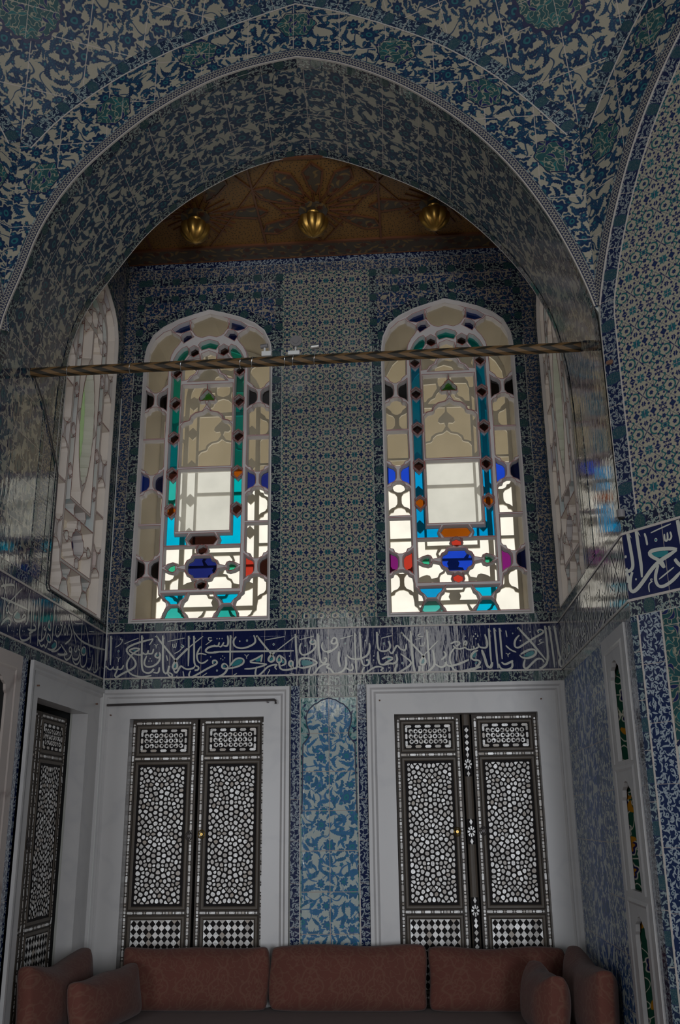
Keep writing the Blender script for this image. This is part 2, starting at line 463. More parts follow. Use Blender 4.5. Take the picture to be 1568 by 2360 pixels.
# ------------------------------------------------------------------ mesh helpers
class MB:
    def __init__(s): s.v = []; s.f = []; s.uv = []; s.mi = []
    def face(s, pts, uv=None, mi=0):
        i = len(s.v); s.v += [tuple(p) for p in pts]
        s.f.append(tuple(range(i, i + len(pts))))
        s.uv += list(uv) if uv else [(0, 0)] * len(pts)
        s.mi.append(mi)
    def box(s, lo, hi, mi=0):
        x0, y0, z0 = lo; x1, y1, z1 = hi
        P = [(x0, y0, z0), (x1, y0, z0), (x1, y1, z0), (x0, y1, z0), (x0, y0, z1), (x1, y0, z1), (x1, y1, z1), (x0, y1, z1)]
        for q in ((0, 3, 2, 1), (4, 5, 6, 7), (0, 1, 5, 4), (1, 2, 6, 5), (2, 3, 7, 6), (3, 0, 4, 7)):
            pts = [P[k] for k in q]
            if q in ((0, 3, 2, 1), (4, 5, 6, 7)): uv = [(p[0], p[1]) for p in pts]
            elif q in ((0, 1, 5, 4), (2, 3, 7, 6)): uv = [(p[0], p[2]) for p in pts]
            else: uv = [(p[1], p[2]) for p in pts]
            s.face(pts, uv, mi)
    def tube(s, pts, r, n=8, mi=0, cap=True):
        pts = [Vector(p) for p in pts]
        rings = []
        for i, p in enumerate(pts):
            d = (pts[min(i + 1, len(pts) - 1)] - pts[max(i - 1, 0)]).normalized()
            a = d.cross(Vector((0, 0, 1)))
            if a.length < 0.1: a = d.cross(Vector((0, 1, 0)))
            a.normalize(); b = d.cross(a)
            rr = r[i] if isinstance(r, (list, tuple)) else r
            rings.append([p + a * (rr * math.cos(2 * PI * k / n)) + b * (rr * math.sin(2 * PI * k / n)) for k in range(n)])
        for i in range(len(rings) - 1):
            for k in range(n):
                s.face([rings[i][k], rings[i][(k + 1) % n], rings[i + 1][(k + 1) % n], rings[i + 1][k]], None, mi)
        if cap:
            s.face(rings[0][::-1], None, mi); s.face(rings[-1], None, mi)
    def lathe(s, prof, c=(0, 0, 0), n=24, lob=0.0, nl=8, mi=0):
        c = Vector(c)
        def pt(r, z, k):
            a = 2 * PI * k / n
            rr = r * (1 + lob * (abs(math.cos(a * nl / 2)) - 0.6)) if r > 0 else 0
            return c + Vector((rr * math.cos(a), rr * math.sin(a), z))
        for i in range(len(prof) - 1):
            for k in range(n):
                q = [pt(*prof[i], k), pt(*prof[i], k + 1), pt(*prof[i + 1], k + 1), pt(*prof[i + 1], k)]
                s.face(q, None, mi)
def obj(name, mb, mats, parent=None, smooth=False, merge=True):
    me = bpy.data.meshes.new(name)
    me.from_pydata(mb.v, [], mb.f)
    if not isinstance(mats, (list, tuple)): mats = [mats]
    for mm in mats: me.materials.append(MATS[mm])
    ul = me.uv_layers.new(name='UVMap')
    ul.data.foreach_set('uv', [c for q in mb.uv for c in q])
    me.polygons.foreach_set('material_index', mb.mi)
    if merge:
        bm = bmesh.new(); bm.from_mesh(me)
        bmesh.ops.remove_doubles(bm, verts=bm.verts, dist=1e-5)
        bm.to_mesh(me); bm.free()
    if smooth:
        me.polygons.foreach_set('use_smooth', [True] * len(me.polygons))
        try: me.set_sharp_from_angle(angle=R(40))
        except Exception: pass
    me.update()
    o = bpy.data.objects.new(name, me); col.objects.link(o)
    if parent: o.parent = parent
    return o
def tag(o, label=None, cat=None, group=None, kind=None):
    if label: o['label'] = label
    if cat: o['category'] = cat
    if group: o['group'] = group
    if kind: o['kind'] = kind
    return o
def empty(name, loc=(0, 0, 0), **k):
    o = bpy.data.objects.new(name, None); col.objects.link(o); o.location = loc
    o.empty_display_size = 0.1
    return tag(o, **k)
class Frame:
    """a wall seen from the room: u to the right, v up (world z), w out of the wall"""
    def __init__(s, o, u, n, v=(0, 0, 1)):
        s.o, s.u, s.n, s.v = Vector(o), Vector(u).normalized(), Vector(n).normalized(), Vector(v).normalized()
    def p(s, u, v, w=0.0): return s.o + s.u * u + s.v * v + s.n * w
BACK = Frame((0, 0, 0), (1, 0, 0), (0, -1, 0))
LEFT = Frame((-1.53, 0, 0), (0, 1, 0), (1, 0, 0))
RIGHT = Frame((1.53, 0, 0), (0, -1, 0), (-1, 0, 0))
ARCH = Frame((0, -2.04, 0), (1, 0, 0), (0, -1, 0))
T = R(50)
PIER_R = Frame((1.53, -2.04, 0), (math.cos(T), -math.sin(T), 0), (-math.sin(T), -math.cos(T), 0))
PIER_L = Frame((-1.53, -2.04, 0), (math.cos(T), math.sin(T), 0), (math.sin(T), -math.cos(T), 0))

def signed_area(p): return sum(p[i][0] * p[(i + 1) % len(p)][1] - p[(i + 1) % len(p)][0] * p[i][1] for i in range(len(p))) / 2
def pip(x, y, p):
    r = False
    for i in range(len(p)):
        (x1, y1), (x2, y2) = p[i - 1], p[i]
        if (y1 > y) != (y2 > y) and x < (x2 - x1) * (y - y1) / (y2 - y1) + x1: r = not r
    return r
def triangulate(loops):
    """triangles of an outline with holes, as coordinate triples"""
    if len(loops) == 1:
        f = loops[0]
        return [[f[i] for i in t] for t in tessellate_polygon([[Vector((a, b, 0)) for a, b in f]])]
    vs, es = [], []
    for l in loops:
        k = len(vs); vs += [Vector(q) for q in l]
        es += [(k + i, k + (i + 1) % len(l)) for i in range(len(l))]
    V, _, F, *_ = delaunay_2d_cdt(vs, es, [], 0, 1e-7)
    out = []
    bbs = [(min(q[0] for q in h), max(q[0] for q in h), min(q[1] for q in h), max(q[1] for q in h)) for h in loops[1:]]
    for t in F:
        q = [(V[i].x, V[i].y) for i in t]
        cx, cy = sum(p[0] for p in q) / 3, sum(p[1] for p in q) / 3
        if not pip(cx, cy, loops[0]): continue
        if any(b[0] < cx < b[1] and b[2] < cy < b[3] and pip(cx, cy, h) for b, h in zip(bbs, loops[1:])): continue
        out.append(q)
    return out
def plate(mb, fr, outer, holes=(), w0=0.0, w1=None, mi=0, uvf=None, back=True):
    """a flat plate on a wall: front face at w1 (or w0), thickness down to w0, outer polygon with holes"""
    if signed_area(outer) < 0: outer = outer[::-1]
    holes = [h if signed_area(h) < 0 else h[::-1] for h in holes]
    loops = [outer] + list(holes)
    top = w0 if w1 is None else w1
    uvf = uvf or (lambda a, b: (a, b))
    for q in triangulate(loops):
        if signed_area(q) < 0: q = q[::-1]
        if abs(signed_area(q)) < 1e-10: continue
        mb.face([fr.p(a, b, top) for a, b in q], [uvf(a, b) for a, b in q], mi)
        if w1 is not None and back: mb.face([fr.p(a, b, w0) for a, b in q[::-1]], [uvf(a, b) for a, b in q[::-1]], mi)
    if w1 is not None:
        for l in loops:
            for i in range(len(l)):
                a, b = l[i], l[(i + 1) % len(l)]
                mb.face([fr.p(*a, w0), fr.p(*b, w0), fr.p(*b, w1), fr.p(*a, w1)], [uvf(*a), uvf(*b), uvf(*b), uvf(*a)], mi)
def rect(u0, v0, u1, v1): return [(u0, v0), (u1, v0), (u1, v1), (u0, v1)]
def tile(parent, name, fr, poly, m_, w=0.003, holes=(), uvf=None, w0=0.0):
    mb = MB(); plate(mb, fr, poly, holes, w0, w0 + w, 0, uvf)
    return obj(name, mb, m_, parent)
def offset_poly(p, d, closed=True):
    """offset an anticlockwise polygon outwards by d"""
    if closed and signed_area(p) < 0: p = p[::-1]
    n = len(p); out = []
    for i in range(n):
        a = Vector(p[i - 1]) if (closed or i > 0) else None
        b = Vector(p[i]); c = Vector(p[(i + 1) % n]) if (closed or i < n - 1) else None
        ns = []
        for s_, e_ in ((a, b), (b, c)):
            if s_ is None or e_ is None: continue
            t = (e_ - s_)
            if t.length < 1e-9: continue
            t.normalize(); ns.append(Vector((t.y, -t.x)))
        if len(ns) == 2:
            k = ns[0] + ns[1]
            if k.length < 1e-6: k = ns[0]; l = d
            else:
                k.normalize(); l = d / max(0.45, k.dot(ns[0]))
        else: k, l = ns[0], d
        out.append((b.x + k.x * l, b.y + k.y * l))
    return out
def resample(pts, n):
    P = [Vector(p) for p in pts]
    d = [0.0]
    for a, b in zip(P, P[1:]): d.append(d[-1] + (b - a).length)
    out = []; j = 0
    for i in range(n):
        t = d[-1] * i / (n - 1)
        while j < len(P) - 2 and d[j + 1] < t: j += 1
        f = (t - d[j]) / max(1e-9, d[j + 1] - d[j])
        out.append(tuple(P[j].lerp(P[j + 1], min(1, f))))
    return out
def smooth_line(pts, it=2):
    for _ in range(it):
        q = [pts[0]]
        for a, b in zip(pts, pts[1:]):
            q.append(tuple(x * 0.75 + y * 0.25 for x, y in zip(a, b))); q.append(tuple(x * 0.25 + y * 0.75 for x, y in zip(a, b)))
        q.append(pts[-1]); pts = q
    return pts
def strip(mb, fr, line, d0, d1, w, mi=0, v0=0.0, th=0.003):
    """a band of tiles following a line on a wall, between two offsets (left of travel is negative)"""
    a = offset_poly(line, d0, False); b = offset_poly(line, d1, False)
    L = 0.0
    for i in range(len(line) - 1):
        s_ = (Vector(line[i + 1]) - Vector(line[i])).length
        uv = [(L, v0), (L + s_, v0), (L + s_, v0 + abs(d1 - d0)), (L, v0 + abs(d1 - d0))]
        q = [fr.p(*a[i], w), fr.p(*a[i + 1], w), fr.p(*b[i + 1], w), fr.p(*b[i], w)]
        nn = (q[1] - q[0]).cross(q[2] - q[0])
        if nn.dot(fr.n) < 0: q = q[::-1]; uv = uv[::-1]
        mb.face(q, uv, mi)
        for (e, g) in ((a, 0), (b, 1)):
            mb.face([fr.p(*e[i], w - th), fr.p(*e[i + 1], w - th), fr.p(*e[i + 1], w), fr.p(*e[i], w)], [uv[0]] * 4, mi)
        L += s_
def at_plane(px, py, o, n):
    d = r_ * ((px - 784) / FPX) + u_ * ((1180 - py) / FPX) + f_
    o, n = Vector(o), Vector(n)
    return CAM + d * (n.dot(o - CAM) / n.dot(d))

# ------------------------------------------------------------------ the setting: floor, hall, alcove walls
def st(o, label=None, cat=None): return tag(o, label, cat, kind='structure')
mb = MB(); mb.box((-6, -10.8, -0.1), (6, 0.4, 0.0))
st(obj('floor', mb, 'floor_mat'), 'wooden floor of the tiled hall', 'floor')
mb = MB(); mb.box((-6, -10.8, 7.6), (6, -2.0, 7.7))
st(obj('ceiling_hall', mb, 'dark_plaster'), 'plain ceiling high over the hall', 'ceiling')
mb = MB(); mb.box((-6, -10.9, 0), (6, -10.75, 7.7)); st(obj('wall_hall_front', mb, 'dark_plaster'), 'far hall wall behind the viewer', 'wall')
mb = MB(); mb.box((-4.1, -10.8, 0), (-4.0, -4.0, 7.7)); st(obj('wall_hall_left', mb, 'dark_plaster'), 'plain hall wall on the left', 'wall')
mb = MB(); mb.box((4.0, -10.8, 0), (4.1, -4.0, 7.7)); st(obj('wall_hall_right', mb, 'dark_plaster'), 'plain hall wall on the right', 'wall')

WU = 0.887            # centre of a back window from the alcove's middle
WIN_HALF = [(0.485, 2.92), (0.483, 4.0), (0.481, 4.80), (0.478, 4.93), (0.465, 5.02), (0.42, 5.12), (0.345, 5.185), (0.235, 5.24), (0.12, 5.278), (0.0, 5.312)]
def win_outline(c, k=1.0): return [(c + a * k, b) for a, b in WIN_HALF] + [(c - a * k, b) for a, b in WIN_HALF[-2::-1]]
ULo = (-1.325, -0.424); URo = (0.422, 1.351); ZT = 2.277
SIDE_C = 0.618; SIDE_K = 0.475 / 0.485
LLo = (-1.142, -0.283)
# --- back wall
mb = MB()
plate(mb, BACK, rect(-1.60, 0, 1.60, 5.80), [win_outline(-WU), win_outline(WU), rect(ULo[0], 0.5, ULo[1], ZT), rect(URo[0], 0.5, URo[1], ZT)], -0.10, 0.0)
wall_back = st(obj('wall_back', mb, 'plaster'), 'back wall of the tiled alcove with two stained glass windows', 'wall')
mb = MB()
plate(mb, LEFT, rect(-2.04, 0, 0.1, 5.80), [win_outline(-SIDE_C, SIDE_K), rect(LLo[0], 0.5, LLo[1], 2.287)], -0.10, 0.0)
wall_left = st(obj('wall_left', mb, 'plaster'), 'left side wall of the alcove with one tall window', 'wall')
NICHES = [(1.648, 0.115, 1.872, 2.355), (1.648, 0.115, 1.306, 1.795), (1.648, 0.115, 0.62, 1.215)]
def niche_poly(c, h, v0, v1):
    half = [(h, v0), (h, v1 - 0.10), (h * 0.86, v1 - 0.085), (h * 0.80, v1 - 0.055), (h * 0.50, v1 - 0.04), (h * 0.34, v1 - 0.022), (h * 0.10, v1 - 0.016), (0, v1)]
    return [(c + a, b) for a, b in half] + [(c - a, b) for a, b in half[-2::-1]]
mb = MB()
plate(mb, RIGHT, rect(-0.1, 0, 2.04, 5.80), [win_outline(SIDE_C, SIDE_K), rect(1.44, 0.55, 1.85, 2.42)], -0.10, 0.0)
wall_right = st(obj('wall_right', mb, 'plaster'), 'right side wall of the alcove with stacked niches', 'wall')

# --- alcove ceiling, painted and gilded
ceil = MB(); ceil.box((-1.6, -1.30, 5.742), (1.6, 0.1, 5.82))
ceiling = st(obj('ceiling', ceil, 'ceiling_gilt'), 'dark gilded wooden ceiling of the alcove with star pattern', 'ceiling')
CEILF = Frame((0, -0.59, 5.742), (1, 0, 0), (0, 0, -1), (0, 1, 0))
sm, pm = MB(), MB()
def bar(mb, fr, a, b, wd, w0, w1):
    a, b = Vector(a), Vector(b); d = (b - a).normalized(); n = Vector((-d.y, d.x)) * wd / 2
    plate(mb, fr, [tuple(a - n), tuple(b - n), tuple(b + n), tuple(a + n)], (), w0, w1, back=False)
for cx in (-0.86, 0.0, 0.86):
    n = 12
    for k in range(n):
        a = 2 * PI * k / n
        def pt(r, t): return (cx + r * math.cos(t), max(-0.56, min(0.40, r * math.sin(t))))
        d = PI / n
        poly = [pt(0.17, a), pt(0.26, a + d * 0.62), pt(0.42, a + d * 0.62), pt(0.50, a), pt(0.42, a - d * 0.62), pt(0.26, a - d * 0.62)]
        if cx == 0 or k % 2 == 0 or abs(math.sin(a)) > 0.9:
            if min(q[1] for q in poly) > -0.555 and max(q[1] for q in poly) < 0.395 and not (cx == 0 and abs(math.cos(a)) > 0.95) :
                if abs(signed_area(poly)) > 1e-4:
                    plate(pm, CEILF, poly, (), 0.0, 0.006, back=False)
                    for i in range(6): bar(sm, CEILF, poly[i], poly[(i + 1) % 6], 0.012, 0.0, 0.012)
        bar(sm, CEILF, pt(0.08, a + d), pt(0.27, a + d * 0.4), 0.009, 0.0, 0.010)
        bar(sm, CEILF, pt(0.08, a + d), pt(0.27, a + d * 1.6), 0.009, 0.0, 0.010)
for x in (-1.30, -0.43, 0.43, 1.30): bar(sm, CEILF, (x, -0.56), (x, 0.40), 0.014, 0.0, 0.013)
for y in (-0.56, 0.40): bar(sm, CEILF, (-1.53, y), (1.53, y), 0.022, 0.0, 0.016)
for sx in (-1, 1):
    for cx in (-0.43, 0.43):
        bar(sm, CEILF, (cx - 0.2 * sx, -0.56), (cx + 0.43 * sx, 0.40), 0.009, 0.0, 0.0095)
obj('painted_panel', pm, 'ceiling_panel', ceiling)
obj('strapwork', sm, 'ceiling_strap', ceiling)
mb = MB(); mb.box((-1.6, -0.19, 5.728), (1.6, -0.0, 5.744)); obj('cornice_board', mb, 'ceiling_panel', ceiling)
mb = MB(); mb.tube([(-1.53, -0.012, 5.736), (1.53, -0.012, 5.736)], 0.012); obj('cornice_moulding', mb, 'ceiling_strap', ceiling)

# --- the big arch: soffit, front wall, tiled piers at both sides
FL = [(-1.527, 2.92), (-1.527, 4.0), (-1.523, 4.095), (-1.495, 4.213), (-1.452, 4.346), (-1.418, 4.47), (-1.378, 4.629), (-1.290, 4.829), (-1.165, 5.016), (-1.0, 5.19), (-0.792, 5.378), (-0.50, 5.56), (-0.285, 5.637), (-0.13, 5.672), (0.019, 5.695)]
FR = [(0.204, 5.657), (0.421, 5.565), (0.632, 5.436), (0.86, 5.248), (1.057, 5.028), (1.223, 4.784), (1.358, 4.512), (1.447, 4.276), (1.513, 4.049), (1.527, 3.95), (1.527, 2.92)]
IL = [(-1.527, 2.92), (-1.527, 3.9), (-1.525, 4.1), (-1.511, 4.298), (-1.484, 4.494), (-1.402, 4.706), (-1.299, 4.858), (-1.188, 5.028), (-1.037, 5.244), (-0.805, 5.452), (-0.525, 5.623), (-0.321, 5.705), (-0.15, 5.738), (-0.02, 5.744)]
IR = [(0.10, 5.735), (0.379, 5.62), (0.79, 5.394), (1.05, 5.145), (1.247, 4.885), (1.338, 4.73), (1.386, 4.631), (1.437, 4.513), (1.469, 4.404), (1.490, 4.29), (1.527, 3.98), (1.527, 2.92)]
def smooth_half(p): return smooth_line(p, 2)
FRONT = resample(smooth_half(FL), 48) + resample(smooth_half([FL[-1]] + FR), 48)[1:]
INNER = resample(smooth_half(IL), 48) + resample(smooth_half([IL[-1]] + IR), 48)[1:]
YF, YI = -2.04, -1.15
def soffit(mb, t0, t1, inset, nt=4):
    n = len(FRONT); L = 0.0
    def P(i, t):
        a, b = FRONT[i], INNER[i]
        x, z = a[0] * (1 - t) + b[0] * t, a[1] * (1 - t) + b[1] * t
        j, k = max(0, i - 1), min(n - 1, i + 1)
        d = Vector((FRONT[k][0] - FRONT[j][0], FRONT[k][1] - FRONT[j][1])).normalized()
        return Vector((x + d.y * inset, YF * (1 - t) + YI * t, z - d.x * inset))
    for i in range(n - 1):
        s_ = (Vector(FRONT[i + 1]) - Vector(FRONT[i])).length
        for k in range(nt):
            a, b = t0 + (t1 - t0) * k / nt, t0 + (t1 - t0) * (k + 1) / nt
            w_ = YI - YF
            q = [P(i, a), P(i, b), P(i + 1, b), P(i + 1, a)]
            if abs(t1 - t0) < 0.5: uv = [(L, (a - t0) * w_), (L, (b - t0) * w_), (L + s_, (b - t0) * w_), (L + s_, (a - t0) * w_)]
            else: uv = [(a * w_, L), (b * w_, L), (b * w_, L + s_), (a * w_, L + s_)]
            mb.face(q, uv)
        L += s_
mb = MB(); soffit(mb, 0, 1, 0.0)
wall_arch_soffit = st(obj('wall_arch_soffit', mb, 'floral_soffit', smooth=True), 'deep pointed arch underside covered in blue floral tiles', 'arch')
for t0, t1 in ((0.0, 0.085), (0.925, 1.0)):
    mb = MB(); soffit(mb, t0, t1, 0.003, 1); obj('tile_border', mb, 'border_dark', wall_arch_soffit)
mb = MB()
plate(mb, Frame((0, YI, 0), (1, 0, 0), (0, 1, 0)), [(-1.6, 2.9), (-1.6, 5.81), (1.6, 5.81), (1.6, 2.9)] + [(a, b) for a, b in INNER[::-1]], (), -0.01, 0.0)
obj('arch_back', mb, 'plaster', wall_arch_soffit)
mb = MB()
edge = [FRONT[i] for i in range(len(FRONT))]
strip(mb, Frame((0, YI - 0.004, 0), (1, 0, 0), (0, -1, 0)), INNER, -0.016, 0.006, 0.0)
obj('arch_edge', mb, 'band_white', wall_arch_soffit)

VL = [(-1.53, 5.235), (-1.367, 5.445), (-1.071, 5.685), (-0.84, 5.819), (-0.613, 5.931), (-0.369, 6.032), (-0.181, 6.100), (0.01, 6.160)]
VR = [(0.304, 6.070), (0.58, 5.945), (0.847, 5.801), (1.068, 5.630), (1.278, 5.430), (1.53, 5.110)]
VLINE = resample(smooth_line(VL, 2), 30) + resample(smooth_line([VL[-1]] + VR, 2), 30)[1:]
ARCHTOP = [p for p in FRONT if p[1] > 4.0]
flip = lambda pts: [(-a, b) for a, b in pts[::-1]]
def arch_wall(name, fr, cu, label, blind):
    top, vl = (flip(ARCHTOP), flip(VLINE)) if blind else (ARCHTOP, VLINE)
    sh = lambda pts: [(a + cu, b) for a, b in pts]
    mb = MB()
    if blind: plate(mb, fr, rect(0 if cu > 0 else -3.06, 0, 3.06 if cu > 0 else 0, 7.65), (), -0.10, 0.0)
    else: plate(mb, fr, [(-1.53, 4.0), (-1.53, 7.65), (1.53, 7.65), (1.53, 4.0)] + ARCHTOP[::-1], (), -0.04, 0.0)
    o = st(obj(name, mb, 'plaster'), label, 'wall')
    poly = [(-1.53, top[0][1])] + vl + [(1.53, top[-1][1])] + top[::-1]
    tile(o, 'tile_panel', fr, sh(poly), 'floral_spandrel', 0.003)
    mb = MB(); strip(mb, fr, sh(vl), 0.006, 0.080, 0.006); obj('tile_border', mb, 'border_teal', o)
    mb = MB(); strip(mb, fr, sh(vl), 0.080, 0.087, 0.007); obj('tile_fillet', mb, 'band_white', o)
    mb = MB(); strip(mb, fr, sh(vl), -0.004, 0.006, 0.007); obj('tile_fillet', mb, 'border_teal', o)
    mb = MB(); strip(mb, fr, sh(top), -0.048, 0.0, 0.009); obj('braid_border', mb, 'braid', o)
    mb = MB(); strip(mb, fr, sh(top), 0.0, 0.005, 0.012, th=0.012); obj('tile_fillet', mb, 'band_white', o)
    mb = MB(); strip(mb, fr, sh(top), -0.056, -0.048, 0.0085); obj('tile_fillet', mb, 'border_teal', o)
    spots = ((0.015, 5.925), (-0.541, 5.764), (-1.011, 5.409), (-1.381, 4.983), (0.573, 5.693), (1.042, 5.369), (1.38, 4.931))
    for (x, z) in spots:
        if blind: x = -x
        ang = 0.0 if abs(x) < 0.1 else {0: 0.40, 1: 0.72, 2: 0.98}[(abs(x) > 0.8) + (abs(x) > 1.2)] * (-1 if x > 0 else 1)
        def lobed(s):
            q = []
            for k in range(48):
                a = 2 * PI * k / 48
                rr = 1 + 0.07 * math.cos(6 * a) + 0.03 * math.cos(12 * a)
                u_, v_ = 0.104 * rr * math.cos(a) * s, 0.084 * rr * math.sin(a) * s
                q.append((cu + x + u_ * math.cos(ang) - v_ * math.sin(ang), z + u_ * math.sin(ang) + v_ * math.cos(ang)))
            return q
        mb = MB(); plate(mb, fr, lobed(1.05), (), 0.003, 0.0042, back=False); ol_ = obj('medallion', mb, 'outline_navy', o)
        mb = MB(); plate(mb, fr, lobed(0.99), (), 0.003, 0.0050, back=False); obj('medallion_field', mb, 'scroll_medallion', ol_)
    return o
wall_arch = arch_wall('wall_arch', ARCH, 0.0, 'tiled wall over the pointed arch with lobed medallions', False)
pier_r = arch_wall('wall_pier_right', PIER_R, 1.53, 'angled hall wall at the right with scrolling tile field', True)
pier_l = arch_wall('wall_pier_left', PIER_L, -1.53, 'angled hall wall at the left edge with floral tiles', True)
for o, fr, cu in ((pier_r, PIER_R, 1.53), (pier_l, PIER_L, -1.53)):
    arc = [(a + cu, b) for a, b in flip(FRONT)]
    tile(o, 'tile_field', fr, arc, 'lattice', 0.002)
    mb = MB(); strip(mb, fr, arc, 0.004, 0.084, 0.0045); obj('tile_border', mb, 'border_arch', o)
    mb = MB(); strip(mb, fr, arc, 0.084, 0.090, 0.005); obj('tile_fillet', mb, 'band_white', o)
    mb = MB(); strip(mb, fr, arc, 0.0, 0.004, 0.005); obj('tile_fillet', mb, 'band_white', o)
    a, b = (0, 3.06) if cu > 0 else (-3.06, 0)
    lo = lambda v0: (lambda u, v: (u, v - v0))
    tile(o, 'tile_border', fr, rect(a, 2.856, b, 2.926), 'border_dark', 0.005, uvf=lo(2.856))
    tile(o, 'tile_border', fr, rect(a, 2.472, b, 2.538), 'border_dark', 0.005, uvf=lo(2.472))
    # tiled dado below the inscription
    s = 1 if cu > 0 else -1
    rr = lambda u0, v0, u1, v1: rect(min(s * u0, s * u1), v0, max(s * u0, s * u1), v1)
    sw = lambda u, v: (v, u * s - 0.042)
    tile(o, 'tile_panel', fr, rr(0.165, 0.02, 2.9, 2.468), 'floral_lower', 0.003)
    tile(o, 'tile_border', fr, rr(0.0, 0.02, 0.034, 2.468), 'border_teal', 0.004, uvf=lambda u, v: (v, u * s + 0.015))
    tile(o, 'tile_border', fr, rr(0.042, 0.02, 0.155, 2.468), 'border_blue', 0.004, uvf=sw)
    tile(o, 'tile_fillet', fr, rr(0.034, 0.02, 0.042, 2.468), 'band_white', 0.006)
    tile(o, 'tile_fillet', fr, rr(0.155, 0.02, 0.163, 2.468), 'band_white', 0.006)
    q = [(0.165, 2.466), (1.0, 2.466), (1.0, 2.42), (0.42, 2.40), (0.36, 2.36), (0.33, 2.30), (0.275, 2.25), (0.265, 2.18), (0.30, 2.12), (0.30, 2.06), (0.245, 2.02), (0.215, 1.95), (0.165, 1.90)]
    tile(o, 'cartouche_ground', fr, [(s * a_, b_) for a_, b_ in q], 'scroll_medallion', 0.005)
    ln = [(s * a_, b_) for a_, b_ in smooth_line(q[3:], 2)]
    mb = MB(); strip(mb, fr, ln, -0.006, 0.006, 0.0065); obj('cartouche_outline', mb, 'outline_navy', o)

# --- vault panels leaning out between the arches, ruled from one arch line to the next
from mathutils.bvhtree import BVHTree
def pendentive(s, label, meds):
    half = [p for p in (VLINE if s > 0 else flip(VLINE)) if p[0] > 0.005][::-1]      # from the corner up to the crown
    half = [(1.53, half[0][1] - 0.004)] + [q for q in half if q[0] < 1.528] + [(0.0, half[-1][1] + 0.002)]
    def pair(x, z):
        a = Vector((x, -2.049, z)); b = PIER_R.p(1.53 - x, z, 0.009)
        return a, b
    rows = [pair(*p) for p in half]
    a, b = rows[-1]; mid = (a + b) / 2
    for k in range(1, 7):                      # the drum of the dome goes on leaning inwards
        d = 0.20 * k
        rows.append((a + Vector((0.0, -0.34 * d - 0.05 * d * d, d)), b + Vector((-math.sin(T) * (0.34 * d + 0.05 * d * d), -math.cos(T) * (0.34 * d + 0.05 * d * d), d))))
    mb = MB(); n = 8; V = 0.0; vv, ff = [], []
    mir_ = lambda p: Vector((-p.x, p.y, p.z)) if s < 0 else p
    for i in range(len(rows) - 1):
        (a0, b0), (a1, b1) = rows[i], rows[i + 1]
        h = ((a1 + b1) / 2 - (a0 + b0) / 2).length
        for k in range(n):
            t0, t1 = k / n, (k + 1) / n
            q = [a0.lerp(b0, t0), a0.lerp(b0, t1), a1.lerp(b1, t1), a1.lerp(b1, t0)]
            w0, w1 = (b0 - a0).length, (b1 - a1).length
            uv = [((t0 - .5) * w0, V), ((t1 - .5) * w0, V), ((t1 - .5) * w1, V + h), ((t0 - .5) * w1, V + h)]
            q = [mir_(p) for p in q]
            vv += q; ff.append(tuple(range(len(vv) - 4, len(vv))))
            mb.face(q, uv)
        V += h
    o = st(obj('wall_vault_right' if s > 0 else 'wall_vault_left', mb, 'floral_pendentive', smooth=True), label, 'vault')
    tree = BVHTree.FromPolygons([tuple(p) for p in vv], ff)
    for (px, py, rad) in meds:
        d = (r_ * ((px - 784) / FPX) + u_ * ((1180 - py) / FPX) + f_).normalized()
        loc, nrm, _, _ = tree.ray_cast(CAM, d)
        if nrm.dot(d) > 0: nrm = -nrm
        e1 = Vector((0, 0, 1)).cross(nrm).normalized(); e2 = nrm.cross(e1)
        def proj(u, v, w):
            p = loc + e1 * u + e2 * v + nrm * 0.4
            hit, _, _, _ = tree.ray_cast(p, -nrm)
            return (hit if hit is not None else p - nrm * 0.4) + nrm * w
        def fan(f, w, n_):
            m_ = MB()
            for rr0, rr1 in ((0.0, 0.5), (0.5, 1.0)):
                for k in range(n_):
                    a0, a1 = 2 * PI * k / n_, 2 * PI * (k + 1) / n_
                    P = [(f(k) * rr0 * math.cos(a0), f(k) * rr0 * math.sin(a0)), (f(k) * rr1 * math.cos(a0), f(k) * rr1 * math.sin(a0)), (f(k + 1) * rr1 * math.cos(a1), f(k + 1) * rr1 * math.sin(a1)), (f(k + 1) * rr0 * math.cos(a1), f(k + 1) * rr0 * math.sin(a1))]
                    if rr0 == 0: P = P[:3]
                    m_.face([proj(*q, w) for q in P], P)
            return m_
        ol_ = obj('medallion', fan(lambda k: rad * (1.06 + 0.10 * (k // 2 % 2)), 0.0015, 72), 'outline_navy', o)
        obj('medallion_field', fan(lambda k: rad * (0.98 + 0.05 * (k // 2 % 2)), 0.003, 72), 'scroll_medallion', ol_)
    return o
pendentive(1, 'leaning vault panel of floral tiles at the upper right', [(1272, -22, 0.185)])
pendentive(-1, 'leaning vault panel of floral tiles at the upper left', [(66, 12, 0.165)])

